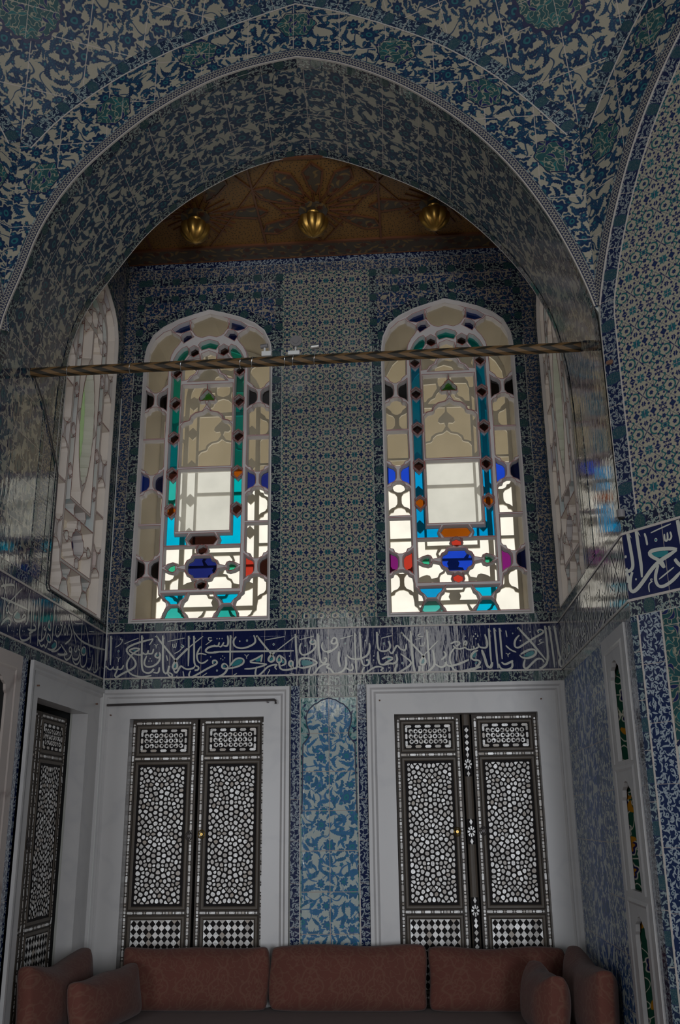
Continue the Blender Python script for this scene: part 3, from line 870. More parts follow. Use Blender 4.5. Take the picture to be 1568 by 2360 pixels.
# --- tile fields of the alcove walls
lo = lambda v0: (lambda u, v: (u, v - v0))
upd = lambda u0: (lambda u, v: (v, u - u0))
tile(wall_back, 'tile_field', BACK, rect(-0.327, 2.92, 0.327, 5.599), 'lattice', 0.003)
for s in (-1, 1):
    c = s * WU
    ol = win_outline(c)
    mb = MB(); strip(mb, BACK, ol, 0.0, 0.072, 0.004); obj('tile_border', mb, 'border_dark', wall_back)
    frame_ol = offset_poly(ol, 0.072, False)
    top = [(q[0], min(q[1], 5.391)) for q in frame_ol if q[1] > 4.95]
    rgt, lft = c + 0.505, c - 0.505
    poly = [(rgt, 4.98)] + [(rgt, 5.394), (lft, 5.394)] + [(lft, 4.98)] + [q for q in top[::-1] if abs(q[0] - c) < 0.50]
    tile(wall_back, 'tile_panel', BACK, poly, 'floral_panel', 0.003)
    for (u0, v0, u1, v1, up) in ((c - 0.56, 5.394, c + 0.56, 5.450, 0), (c - 0.56, 5.540, c + 0.56, 5.598, 0)):
        tile(wall_back, 'tile_border', BACK, rect(u0, v0, u1, v1), 'border_dark', 0.004, uvf=lo(v0))
    for u0 in (c - 0.56, c + 0.505):
        tile(wall_back, 'tile_border', BACK, rect(u0, 4.95, u0 + 0.055, 5.6), 'border_dark', 0.0045, uvf=upd(u0))
    tile(wall_back, 'tile_panel', BACK, rect(c - 0.505, 5.450, c + 0.505, 5.540), 'floral_panel', 0.003)
    a, b = (1.447, 1.53) if s > 0 else (-1.53, -1.447)
    tile(wall_back, 'tile_strip', BACK, rect(a, 2.92, b, 5.60), 'floral_strip', 0.003)
tile(wall_back, 'tile_strip', BACK, rect(-1.53, 5.60, 1.53, 5.678), 'floral_strip', 0.003)
tile(wall_back, 'tile_border', BACK, rect(-1.53, 5.682, 1.53, 5.742), 'border_blue', 0.004, uvf=lo(5.675))
for fr, wl, s in ((BACK, wall_back, 0), (LEFT, wall_left, -1), (RIGHT, wall_right, 1)):
    a, b = {0: (-1.53, 1.53), -1: (-2.04, 0.0), 1: (0.0, 2.04)}[s]
    tile(wl, 'tile_border', fr, rect(a, 2.856, b, 2.918), 'border_dark', 0.004, uvf=lo(2.856))
    tile(wl, 'tile_border', fr, rect(a, 2.470, b, 2.538), 'border_dark', 0.004, uvf=lo(2.470))
for fr, wl, s in ((LEFT, wall_left, -1), (RIGHT, wall_right, 1)):
    ol = win_outline(s * SIDE_C, SIDE_K)
    mb = MB(); strip(mb, fr, ol, 0.0, 0.060, 0.004); obj('tile_border', mb, 'border_dark', wl)
    a, b = (0.0, 0.075) if s > 0 else (-0.075, 0.0)
    tile(wl, 'tile_strip', fr, rect(a, 2.92, b, 5.74), 'border_dark', 0.003, uvf=upd(a))
    up = [q for q in offset_poly(ol, 0.06, False) if q[1] > 4.9]
    e0, e1 = (s * 0.075, s * 1.155)
    poly = [(max(e0, e1), 4.9), (max(e0, e1), 5.74), (min(e0, e1), 5.74), (min(e0, e1), 4.9)] + up[::-1]
    tile(wl, 'tile_panel', fr, poly, 'floral_panel', 0.003)
for fr, wl, s in ((LEFT, wall_left, -1), (RIGHT, wall_right, 1)):       # upright borders beside the side windows
    for (c0, c1, mm) in ((1.226, 1.345, 'floral_strip'), (1.350, 1.392, 'border_dark')):
        a, b = sorted((s * c0, s * c1))
        tile(wl, 'tile_border', fr, rect(a, 2.92, b, 3.90), mm, 0.0025, uvf=upd(a), w0=0.003)
# tiles beside the niches on the right, beside the window on the left
tile(wall_right, 'tile_panel', RIGHT, rect(0.08, 0.3, 0.42, 2.47), 'floral_side_fine', 0.003)
tile(wall_right, 'tile_panel', RIGHT, rect(0.42, 0.3, 0.94, 2.47), 'floral_side', 0.003)
tile(wall_right, 'tile_panel', RIGHT, rect(0.94, 0.3, 1.362, 2.47), 'floral_side_fine', 0.003)
tile(wall_right, 'tile_border', RIGHT, rect(0.0, 0.3, 0.08, 2.47), 'border_blue', 0.004, uvf=upd(0.0))
tile(wall_right, 'tile_border', RIGHT, rect(1.918, 0.02, 2.04, 2.47), 'border_blue', 0.004, uvf=upd(1.935))
tile(wall_left, 'tile_border', LEFT, rect(-1.372, 0.02, -1.282, 2.47), 'border_blue', 0.004, uvf=upd(-1.372))
tile(wall_left, 'tile_border', LEFT, rect(-2.04, 0.02, -1.935, 2.47), 'border_blue', 0.004, uvf=upd(-2.03))

# --- lower tile panel between the marble surrounds
P0, P1 = -0.250, 0.246
tile(wall_back, 'tile_panel', BACK, rect(P0 + 0.066, 0.4, P1 - 0.066, 2.388), 'scroll_ground', 0.003)
for u0 in (P0, P1 - 0.058):
    tile(wall_back, 'tile_border', BACK, rect(u0, 0.4, u0 + 0.058, 2.47), 'border_blue', 0.004, uvf=upd(u0 - 0.012))
tile(wall_back, 'tile_border', BACK, rect(P0 + 0.062, 2.395, P1 - 0.062, 2.466), 'border_dark', 0.004, uvf=lo(2.40))
h = [(0.176, 0.4), (0.176, 2.085), (0.150, 2.115), (0.128, 2.145), (0.130, 2.175), (0.145, 2.215), (0.150, 2.26), (0.142, 2.295), (0.120, 2.325), (0.112, 2.33), (0.098, 2.347), (0.078, 2.353), (0.066, 2.360), (0.048, 2.375), (0.028, 2.378), (0.014, 2.383), (0.0, 2.386)]
h = smooth_line(h, 1)
cart = [(a - 0.001, b) for a, b in h] + [(-a - 0.001, b) for a, b in h[-2::-1]]
tile(wall_back, 'cartouche_panel', BACK, cart, 'floral_lower', 0.005)
mb = MB(); strip(mb, BACK, cart[2:-2], -0.0045, 0.003, 0.006); obj('cartouche_outline', mb, 'outline_navy', wall_back)
mb = MB()
for u0 in (P0 + 0.058, P1 - 0.062): plate(mb, BACK, rect(u0, 0.4, u0 + 0.005, 2.395), (), 0.0, 0.0055, back=False)
obj('tile_fillet', mb, 'band_white', wall_back)

# ------------------------------------------------------------------ inscription bands
TRACE_B = """a 109 -1517 2825 -1514 2758 -1511 2666
a 109 -1488 2834 -1483 2732 -1480 2635
s 50 -1416 2820 -1425 2811 -1415 2803 -1405 2812 -1411 2784 -1430 2766 -1453 2754
o 119 -1429 2728
s 40 -1441 2685 -1429 2682 -1425 2654
s 40 -1411 2685 -1421 2682 -1425 2669
s 89 -1523 2611 -1509 2631 -1490 2604 -1466 2605 -1456 2625
s 89 -1461 2609 -1432 2601 -1428 2627
s 89 -1431 2608 -1400 2602 -1388 2633
s 119 -1194 2807 -1219 2801 -1281 2787 -1342 2767 -1379 2742 -1367 2714 -1321 2677 -1300 2639 -1317 2609 -1367 2588 -1407 2567 -1436 2548 -1448 2564 -1429 2601
s 109 -1345 2688 -1366 2655 -1368 2618 -1346 2577 -1304 2556 -1247 2549 -1194 2559
s 109 -1357 2731 -1325 2747 -1281 2741
s 99 -1350 2683 -1326 2713 -1282 2737
s 109 -1357 2729 -1323 2707 -1273 2696 -1255 2716
s 99 -1264 2709 -1229 2699 -1224 2731
s 99 -1229 2708 -1194 2702 -1188 2738
s 69 -1220 2764 -1206 2784 -1194 2807
a 119 -1273 2832 -1269 2737 -1264 2620 -1249 2580 -1202 2573 -1179 2603
s 99 -1182 2579 -1145 2572 -1142 2613
s 55 -1392 2777 -1343 2798 -1296 2813
s 109 -1162 2713 -1180 2689 -1155 2672 -1137 2691 -1148 2714
s 109 -1139 2696 -1144 2650 -1184 2619 -1228 2614 -1252 2640 -1233 2693
s 40 -1187 2770 -1174 2766 -1169 2740
s 40 -1157 2770 -1166 2765 -1169 2754
d 89 -1208 2673
d 89 -1216 2656
d 89 -1198 2656
a 129 -1177 2827 -1109 2746 -1036 2661 -1015 2620 -1030 2594 -1055 2605 -1044 2636 -1028 2663 -954 2735
s 65 -1028 2661 -949 2740 -851 2816
a 124 -1128 2828 -1122 2698 -1119 2617 -1110 2574 -1085 2566 -1075 2621
s 99 -1085 2571 -1066 2546 -1049 2551 -1055 2568 -1078 2576
s 55 -1093 2786 -1034 2797 -978 2807
s 50 -1061 2770 -1055 2743 -1044 2747 -1048 2770
s 50 -1047 2747 -1034 2742 -1033 2775
s 60 -1000 2764 -975 2750 -995 2740 -1001 2753
s 55 -988 2743 -1010 2718 -1043 2703
s 65 -1098 2693 -1087 2655
s 109 -1046 2596 -1028 2568 -1014 2587 -997 2622 -979 2607 -954 2593 -908 2600 -900 2617
a 109 -950 2821 -946 2719 -945 2616
a 114 -914 2820 -909 2728 -906 2620 -873 2612 -874 2589 -901 2587
d 84 -1020 2550
s 65 -980 2584 -971 2543
s 109 -777 2625 -783 2649 -758 2653 -744 2629 -802 2604 -876 2562 -926 2537 -942 2556 -928 2585
s 99 -868 2743 -884 2713 -891 2683 -879 2642 -848 2629 -811 2656
s 89 -889 2692 -866 2701 -824 2690
o 109 -865 2743
s 60 -790 2803 -816 2807 -812 2785 -788 2788
s 50 -832 2756 -787 2789
s 119 -740 2705 -820 2702 -834 2719 -811 2741 -776 2748 -741 2745
s 45 -853 2543 -815 2568
d 84 -794 2675
f 0 -1049 2616 -1035 2646 -1021 2620 -1033 2605
f 0 -1172 2693 -1159 2703 -1152 2690
f 0 -1337 2728 -1319 2737 -1304 2734 -1319 2725
f 0 -996 2758 -983 2751 -993 2746
f 0 -777 2635 -773 2646 -760 2637
b 69 -755 2797
b 69 -738 2797
b 69 -720 2797
s 89 -775 2756 -761 2743 -744 2747 -739 2773
s 89 -744 2747 -725 2738 -707 2772
s 109 -711 2749 -684 2742 -676 2771 -683 2817
a 109 -663 2819 -662 2723 -662 2617
s 109 -624 2808 -645 2781 -637 2742 -592 2725 -541 2735 -495 2759 -492 2784 -505 2815
d 99 -599 2776
o 119 -550 2779
s 119 -775 2708 -516 2706 -232 2703
a 129 -487 2812 -415 2722 -379 2681 -362 2655 -370 2635 -392 2631 -406 2646 -391 2674 -364 2693
s 60 -379 2681 -334 2717 -226 2798
s 60 -426 2780 -294 2801
o 129 -369 2749
a 129 -221 2816 -217 2707 -206 2597 -222 2583 -242 2590 -237 2620 -245 2638 -262 2632 -266 2608 -240 2590
s 119 -232 2584 -282 2575 -320 2580 -329 2607 -332 2635
s 99 -330 2677 -349 2650 -342 2624 -317 2629 -314 2652 -329 2677
s 99 -329 2677 -285 2644 -287 2614 -318 2604
d 89 -261 2668
s 99 -346 2580 -363 2598 -337 2615 -383 2610 -413 2596 -443 2562 -476 2535 -493 2554 -481 2603
s 99 -442 2682 -484 2656 -540 2635 -491 2627 -413 2618
s 99 -413 2617 -453 2602 -513 2589 -564 2589
s 89 -444 2682 -453 2632
s 109 -665 2607 -635 2651 -601 2665 -568 2655 -569 2625 -610 2605 -645 2598 -700 2592 -719 2602 -712 2627 -691 2628 -674 2606
s 119 -675 2607 -688 2568 -724 2544 -767 2534
d 79 -725 2661
d 79 -713 2679
d 79 -699 2666
d 79 -711 2653
o 109 -749 2582
s 40 -567 2684 -554 2681 -549 2656
s 40 -535 2684 -544 2681 -548 2670
s 109 -111 2777 -126 2755 -106 2739 -83 2754 -96 2777
s 109 -83 2757 -86 2718 -127 2684 -167 2670 -191 2687 -194 2727 -182 2753
o 109 -155 2734
s 55 -194 2776 -96 2799
s 119 -192 2597 -196 2632 -187 2650 -152 2653 -112 2647 -67 2618 -112 2599 -172 2585 -210 2597
d 74 -95 2665
a 119 -69 2815 -67 2724 -57 2634 -37 2612 -16 2623 -13 2652 -30 2648
s 99 8 2573 -19 2588 13 2612 -37 2607 -67 2588 -92 2549 -121 2532 -133 2551 -117 2595
d 99 -38 2551
d 99 -14 2556
s 89 -39 2756 -48 2718 -22 2687 18 2702
o 99 -4 2785
s 50 -412 2537 -402 2564 -390 2579 -400 2581
s 50 -638 2547 -614 2561
s 40 -262 2554 -227 2548
f 0 -655 2613 -621 2650 -591 2657 -574 2643 -592 2621 -635 2609
f 0 -448 2672 -502 2640 -458 2634
f 0 -396 2646 -379 2668 -367 2648 -383 2636
f 0 -344 2640 -330 2660 -319 2642 -333 2630
f 0 -313 2652 -292 2629 -313 2617
f 0 -182 2636 -147 2642 -90 2619 -137 2602 -180 2600
f 0 -260 2623 -248 2628 -245 2608 -258 2606
f 0 -711 2613 -696 2618 -690 2605 -708 2603
f 0 -120 2758 -105 2767 -97 2755
s 113 30 2776 17 2751 40 2740 62 2760 46 2789 28 2776
s 103 62 2757 63 2726 24 2696 -10 2681
s 57 79 2775 166 2797
a 113 179 2815 179 2726 181 2638 185 2538
a 113 213 2816 216 2689 222 2604 250 2589 274 2608 265 2637 251 2626
s 113 123 2668 143 2643 184 2634 225 2642 263 2662 277 2698 274 2744
o 103 113 2744
d 124 249 2760
s 113 -10 2591 21 2569 32 2543 80 2548 119 2583 117 2655
s 113 71 2692 66 2630 77 2589
s 113 116 2583 146 2559 166 2576 154 2610
b 72 110 2542
b 72 127 2542
a 124 327 2816 328 2702 355 2684 401 2690 415 2720 403 2754
s 57 353 2773 429 2790
o 124 372 2737
s 124 330 2686 334 2604 363 2594 404 2606 439 2600 460 2626 449 2665
s 113 356 2634 395 2651 437 2638 405 2623 371 2603
d 72 375 2666
s 103 364 2552 342 2560 370 2577 322 2588 280 2568 233 2532 220 2552 240 2585
d 103 402 2576
d 103 404 2552
d 87 302 2656
d 87 301 2629
s 103 404 2690 420 2662 441 2696 459 2729 479 2697 514 2683 522 2733
s 113 480 2667 508 2645 550 2612 542 2588 484 2553 448 2534 438 2560 455 2601
o 124 490 2604
a 124 487 2810 552 2738 628 2651 647 2617 636 2591 608 2590 607 2615 636 2653
s 62 631 2651 732 2748
a 124 552 2816 556 2671 564 2558 580 2531 600 2547 604 2582
s 62 618 2796 596 2790 606 2775 633 2778
s 46 579 2760 617 2766
s 51 606 2736 612 2713 624 2715 624 2737
s 51 623 2714 637 2714 640 2742
a 113 660 2824 663 2704 669 2578
s 113 694 2688 706 2595 683 2564 642 2535 618 2550 626 2589
s 113 705 2595 739 2568 771 2579 779 2609
s 103 765 2676 785 2650 747 2619
b 67 538 2550
f 0 611 2605 628 2641 641 2612 629 2594
f 0 387 2638 420 2640 402 2627
f 0 256 2616 266 2626 271 2610
s 113 1041 2783 1056 2726 1049 2694 1026 2692 996 2701 993 2724
s 103 996 2700 967 2683 962 2708
s 103 967 2686 929 2680 902 2701 922 2729 913 2746 895 2724 910 2701
s 103 905 2698 873 2688 840 2695 829 2713
s 103 813 2726 850 2741 881 2730 849 2707
s 93 838 2697 807 2662 802 2614 814 2578
d 113 980 2787
d 113 994 2772
d 113 966 2771
d 113 981 2755
d 93 911 2773
a 113 1069 2821 1070 2669 1073 2587
a 113 1105 2823 1110 2668 1114 2556
a 113 1140 2822 1145 2616
s 124 991 2677 964 2670 939 2640 952 2614 991 2614 1003 2596 968 2559 947 2543
s 124 928 2618 879 2596 827 2581 787 2577 770 2604
s 124 1004 2568 932 2554 866 2537 826 2552 807 2583
s 154 1015 2680 1032 2629 1044 2567 1069 2561 1079 2597
s 113 1120 2586 1129 2554 1168 2544 1210 2558 1208 2604
s 124 1139 2596 1160 2577 1215 2604
a 124 1258 2824 1333 2734 1378 2672 1429 2603
s 113 1394 2782 1385 2795 1401 2809 1428 2797 1422 2781 1375 2758 1306 2719 1253 2684 1229 2696 1236 2742 1267 2772
s 103 1174 2705 1202 2675 1239 2659
d 103 1271 2735
d 103 1339 2791
s 124 1266 2644 1297 2663 1339 2678 1371 2668 1363 2637 1314 2616 1274 2622 1259 2641
s 113 1415 2587 1406 2610 1374 2616 1337 2585 1299 2546 1276 2562 1293 2610
a 124 1438 2830 1445 2686 1439 2592 1415 2563 1382 2547
a 113 1464 2829 1477 2659 1480 2553
a 124 1499 2828 1508 2720 1516 2623 1530 2620 1510 2593 1515 2565 1532 2556
s 57 1411 2740 1390 2733 1402 2719 1423 2722
s 46 1380 2704 1409 2716
s 62 1180 2805 1185 2761
o 77 1224 2784
s 41 1170 2654 1182 2651 1185 2628
s 41 1200 2655 1190 2651 1187 2642
f 0 1282 2631 1317 2661 1353 2666 1357 2647 1325 2626
f 0 979 2671 944 2638 969 2625
f 0 1392 2790 1406 2800 1412 2789
f 0 959 2590 983 2607 980 2589"""
TRACE_L = """s 112 -1724 2771 -1637 2802 -1557 2819 -1558 2801
s 102 -1672 2833 -1665 2729 -1660 2603
s 102 -1538 2836 -1528 2721 -1528 2686
s 81 -1457 2823 -1607 2713 -1641 2666 -1619 2651 -1595 2672 -1625 2723 -1704 2799 -1733 2818
s 112 -1711 2718 -1535 2725 -1360 2729
s 112 -1490 2694 -1541 2653 -1504 2633 -1431 2651 -1368 2684 -1401 2698 -1426 2669
s 112 -1678 2580 -1630 2623 -1584 2636 -1556 2623 -1568 2598 -1591 2603
s 92 -1543 2662 -1585 2659 -1602 2674
s 112 -1360 2822 -1348 2728 -1347 2653 -1376 2646
s 102 -1312 2784 -1297 2675 -1280 2559
s 102 -1279 2784 -1270 2680
s 102 -1210 2828 -1197 2695 -1178 2561
s 102 -1189 2828 -1174 2700 -1192 2639
s 102 -1142 2831 -1135 2708 -1132 2601
s 112 -972 2843 -972 2740 -970 2624
s 112 -1336 2626 -1265 2629 -1206 2653 -1278 2676 -1249 2657
s 112 -1260 2626 -1321 2606 -1286 2593 -1341 2563 -1412 2550 -1442 2584 -1434 2632
s 112 -1039 2736 -1064 2688 -1003 2678 -1008 2708 -1038 2731
s 102 -1095 2687 -1118 2670 -1080 2669 -1074 2691
s 112 -1070 2673 -1091 2620 -1151 2589 -1188 2603
s 102 -848 2770 -869 2747 -830 2742 -835 2768
s 112 -826 2746 -843 2696 -895 2660 -935 2679 -919 2729
s 112 -716 2832 -633 2750 -572 2679
s 92 -720 2795 -728 2745 -736 2699
s 102 -777 2780 -804 2716 -772 2692 -752 2726 -788 2764
s 112 -729 2780 -653 2736 -671 2688 -761 2646
s 122 -633 2750 -506 2713 -254 2716 -2 2740
s 102 -1044 2659 -1061 2614 -988 2610 -993 2643 -1044 2657
s 102 -1173 2594 -1123 2562 -1086 2589 -1056 2565 -1033 2610
s 112 -939 2636 -898 2635 -893 2601 -970 2571 -1032 2574
s 102 -969 2567 -891 2580 -826 2618
s 122 -706 2594 -832 2633
s 112 -870 2568 -794 2575 -707 2595
s 112 -671 2646 -693 2619 -651 2612 -636 2638 -671 2646
s 112 -633 2625 -648 2586 -716 2553 -766 2568 -751 2601
s 102 -585 2664 -596 2631 -552 2633 -550 2661
s 102 -519 2680 -536 2655 -490 2653
s 112 -490 2654 -507 2596 -594 2577 -628 2599
s 112 -471 2629 -500 2565 -576 2553 -625 2586
s 112 -429 2688 -477 2656 -444 2628 -379 2648 -387 2685 -429 2688
s 112 -362 2661 -356 2592 -417 2555 -471 2566 -470 2611
s 102 -421 2827 -342 2735 -294 2645
s 92 -492 2846 -486 2745 -481 2664
s 81 -265 2781 -243 2705
s 81 -202 2832 -174 2565
s 81 -173 2832 -136 2594
s 112 -258 2665 -243 2611 -291 2556 -339 2568
s 112 -129 2628 -136 2579 -204 2550 -229 2585
s 61 -640 2811 -618 2798 -476 2826
s 61 -352 2801 -247 2816
f 0 -1488 2689 -1527 2659 -1502 2647 -1451 2659 -1447 2684
f 0 -934 2625 -984 2594 -947 2583 -899 2605 -907 2627
f 0 -430 2680 -464 2658 -435 2640 -390 2652 -396 2679
f 0 -1627 2682 -1635 2660 -1609 2665
f 0 -1039 2723 -1048 2691 -1013 2686
f 0 -1038 2648 -1043 2618 -1003 2616
d 92 -888 2723
d 92 -882 2698
d 92 -1471 2596
d 92 -1469 2575
d 81 -1538 2579
d 81 -1515 2580
d 81 -1400 2604
d 81 -1379 2606
s 61 -1606 2602 -1587 2561"""
TRACE_R = """a 154 33 2855 38 2804 44 2726 44 2691 33 2676 12 2673 -3 2689
a 158 81 2853 83 2774 88 2687 84 2632
s 92 123 2827 129 2801 131 2769
s 57 156 2820 208 2828 263 2835
o 132 178 2782
s 79 224 2798 222 2772 229 2762 239 2772 240 2801
s 79 239 2771 248 2764 260 2778 254 2801
s 165 278 2717 245 2727 204 2735 156 2740 134 2732 147 2712 179 2691 198 2674 205 2649
s 165 276 2714 231 2698 187 2686 141 2660 91 2615 54 2585 26 2575 13 2594 19 2634 37 2666
s 154 179 2690 191 2670 204 2651
s 136 176 2668 157 2635 151 2600 165 2573 192 2569 236 2584 281 2614
s 154 260 2677 272 2656 288 2638
s 61 170 2605 252 2642
b 79 52 2630
s 53 140 2611 130 2616 127 2608 138 2604 118 2598 113 2580 115 2559
a 165 298 2843 300 2796 305 2730 305 2640
s 132 -8 2745 15 2742
s 132 -2 2673 13 2643 1 2623
f 0 141 2729 193 2728 248 2715 186 2693
f 0 170 2784 179 2790 185 2781 177 2775"""

def ribbon(mb, fr, kind, wd, pts, w, mi):
    pts = [Vector(p) for p in pts]
    if kind in 'fdbo' :
        if kind == 'f':
            q = smooth_line([tuple(p) for p in pts] + [tuple(pts[0])], 2)[:-1]
            plate(mb, fr, q, (), w, None, 1)
        elif kind == 'o':
            c = pts[0]
            ring = lambda r_: [(c.x + r_ * math.cos(2 * PI * k / 16), c.y + r_ * 1.15 * math.sin(2 * PI * k / 16)) for k in range(16)]
            plate(mb, fr, ring(wd), (), w, None, 0); plate(mb, fr, ring(wd * 0.58), (), w + 0.0003, None, 1)
        else:
            c = pts[0]; n = 4 if kind == 'd' else 12
            plate(mb, fr, [(c.x + wd * 0.9 * math.cos(2 * PI * k / n), c.y + wd * 1.05 * math.sin(2 * PI * k / n)) for k in range(n)], (), w, None, 0)
        return
    P = [tuple(p) for p in pts]
    if len(P) > 2: P = smooth_line(P, 2)
    P = resample(P, max(6, min(40, int(len(P) * 1.2))))
    n = len(P); Q = []
    for i, p in enumerate(P):
        a, b = P[max(0, i - 1)], P[min(n - 1, i + 1)]
        d = Vector((b[0] - a[0], b[1] - a[1]))
        if d.length < 1e-9: d = Vector((1, 0))
        d.normalize(); nn = Vector((-d.y, d.x))
        t = i / (n - 1)
        # broad pen held at a slant: strokes going down-left are full, hairlines where it slides along its edge
        pen = 0.72 + 0.28 * abs(d.x * 0.5 + d.y * 0.87)
        if kind == 'a': k = (0.9 if t < 0.75 else 0.9 - (t - 0.75) * 1.6) if len(pts) < 5 else 0.95 * pen
        else: k = pen * min(1, 0.35 + 3.5 * min(t, 1 - t) + 0.25)
        Q.append((Vector(p) + nn * wd * k / 2, Vector(p) - nn * wd * k / 2))
    for i in range(n - 1):
        q = [fr.p(*Q[i][0], w), fr.p(*Q[i][1], w), fr.p(*Q[i + 1][1], w), fr.p(*Q[i + 1][0], w)]
        if (q[1] - q[0]).cross(q[2] - q[0]).dot(fr.n) < 0: q = q[::-1]
        mb.face(q, None, mi)
    if kind == 'a':
        a = Vector(P[0]); s_ = wd
        q = [(a.x + s_ * 0.25, a.y + s_ * 0.25), (a.x + s_ * 1.05, a.y - s_ * 1.9), (a.x + s_ * 0.35, a.y - s_ * 1.0)]
        plate(mb, fr, q, (), w, None, mi)
def traces(txt):
    out = []
    for ln in txt.strip().split('\n'):
        k, wd, *r = ln.split(); r = [int(x) / 1000 for x in r]
        out.append((k, int(wd) / 1e4, list(zip(r[::2], r[1::2]))))
    return out
TB, TL, TR = traces(TRACE_B), traces(TRACE_L), traces(TRACE_R)
def inscription(name, fr, u0, u1, rows, label):
    mb = MB(); plate(mb, fr, rect(u0, 2.538, u1, 2.856), (), 0.0, 0.004)
    o = st(obj(name, mb, 'cobalt'), label, 'inscription band')
    mb = MB()
    for v0 in (2.536, 2.846): plate(mb, fr, rect(u0, v0, u1, v0 + 0.011), (), 0.0, 0.008)
    obj('band_fillet', mb, 'band_white', o)
    mb = MB()
    for i, (k, wd, pts) in enumerate(rows):
        pts = [(min(u1 - 0.004, max(u0 + 0.004, a)), b) for a, b in pts]
        f = k == 'f'
        ribbon(mb, fr, k, wd * (1.22 if k in 'sa' else 1.0) * (0.58 if k in 'o' else 0.62 if k in 'db' else 1), pts, 0.0052 + (0.0 if f else 0.0004 + i * 0.000003), 0)
    obj('calligraphy', mb, ['letter_white', 'letter_turq'], o, merge=False)
    return o
inscription('trim_1', BACK, -1.53, 1.53, TB, 'dark blue tile band of white calligraphy across the back wall')
inscription('trim_2', LEFT, -2.04, 0.0, TL, 'dark blue calligraphy band running along the left wall')
rr = [(k, wd, [(a + 0.50, b) for a, b in pts]) for k, wd, pts in TB if min(a for a, b in pts) > -0.49]
rr = [(k, wd, pts) for k, wd, pts in rr if max(a for a, b in pts) < 2.04]
inscription('trim_3', RIGHT, 0.0, 2.04, rr, 'dark blue calligraphy band on the right wall catching window reflections')
rr = list(TR) + [(k, wd * 1.6, [((a + 1.0) * 1.6 + 0.42, b) for a, b in pts]) for k, wd, pts in TB if min(a for a, b in pts) > -0.92 and max(a for a, b in pts) < 0.6]
inscription('trim_4', PIER_R, 0.0, 3.06, rr, 'dark blue band with large white letters on the angled right wall')
rr = [(k, wd * 1.5, [((a - 1.5) * 1.5 - 0.1, b) for a, b in pts]) for k, wd, pts in TB if min(a for a, b in pts) > -0.4]
inscription('trim_5', PIER_L, -3.06, 0.0, rr, 'dark blue calligraphy band on the angled left wall')

# ------------------------------------------------------------------ stained glass windows
def mir(p): return [(-a, b) for a, b in p[::-1]]
def sym(h): return list(h) + [(-a, b) for a, b in h[::-1] if abs(a) > 1e-6]      # right half, walked from bottom to top or so
def hexa(u, v, hw=0.031, hh=0.042): return [(u, v - hh), (u + hw, v - hh / 2), (u + hw, v + hh / 2), (u, v + hh), (u - hw, v + hh / 2), (u - hw, v - hh / 2)]
CU = 0.3855                                   # middle of a side column
def cusp_top(v0, v1):   # pane with a cusped head (v1 = tip)
    return [(CU - 0.074, v0), (CU + 0.074, v0), (CU + 0.076, v1 - 0.055), (CU + 0.066, v1 - 0.040), (CU + 0.045, v1 - 0.035), (CU + 0.036, v1 - 0.012), (CU + 0.012, v1), (CU - 0.012, v1), (CU - 0.036, v1 - 0.012), (CU - 0.045, v1 - 0.035), (CU - 0.066, v1 - 0.040), (CU - 0.076, v1 - 0.055)]
def cusp_bot(v0, v1):
    return [(a, v0 + v1 - b) for a, b in cusp_top(v0, v1)][::-1]
def bow(vc):            # two little hourglass halves
    o = [(CU + 0.079, vc - 0.074), (CU + 0.079, vc + 0.074), (CU + 0.066, vc + 0.062), (CU + 0.036, vc + 0.050), (CU + 0.022, vc + 0.030), (CU + 0.020, vc), (CU + 0.022, vc - 0.030), (CU + 0.036, vc - 0.050), (CU + 0.066, vc - 0.062)]
    i = [(2 * CU - a, b) for a, b in o[::-1]]
    return o, i
BW_V = (3.303, 3.945, 4.592)
HEX_V = (3.727, 4.003, 4.283, 4.560, 4.812)
def bluecol(a, b, open_bottom=False):
    n = 0.058
    return [(0.209, a + 0.028), (0.2375, a + n), (0.266, a + 0.028), (0.266, b - 0.028), (0.2375, b - n), (0.209, b - 0.028)]
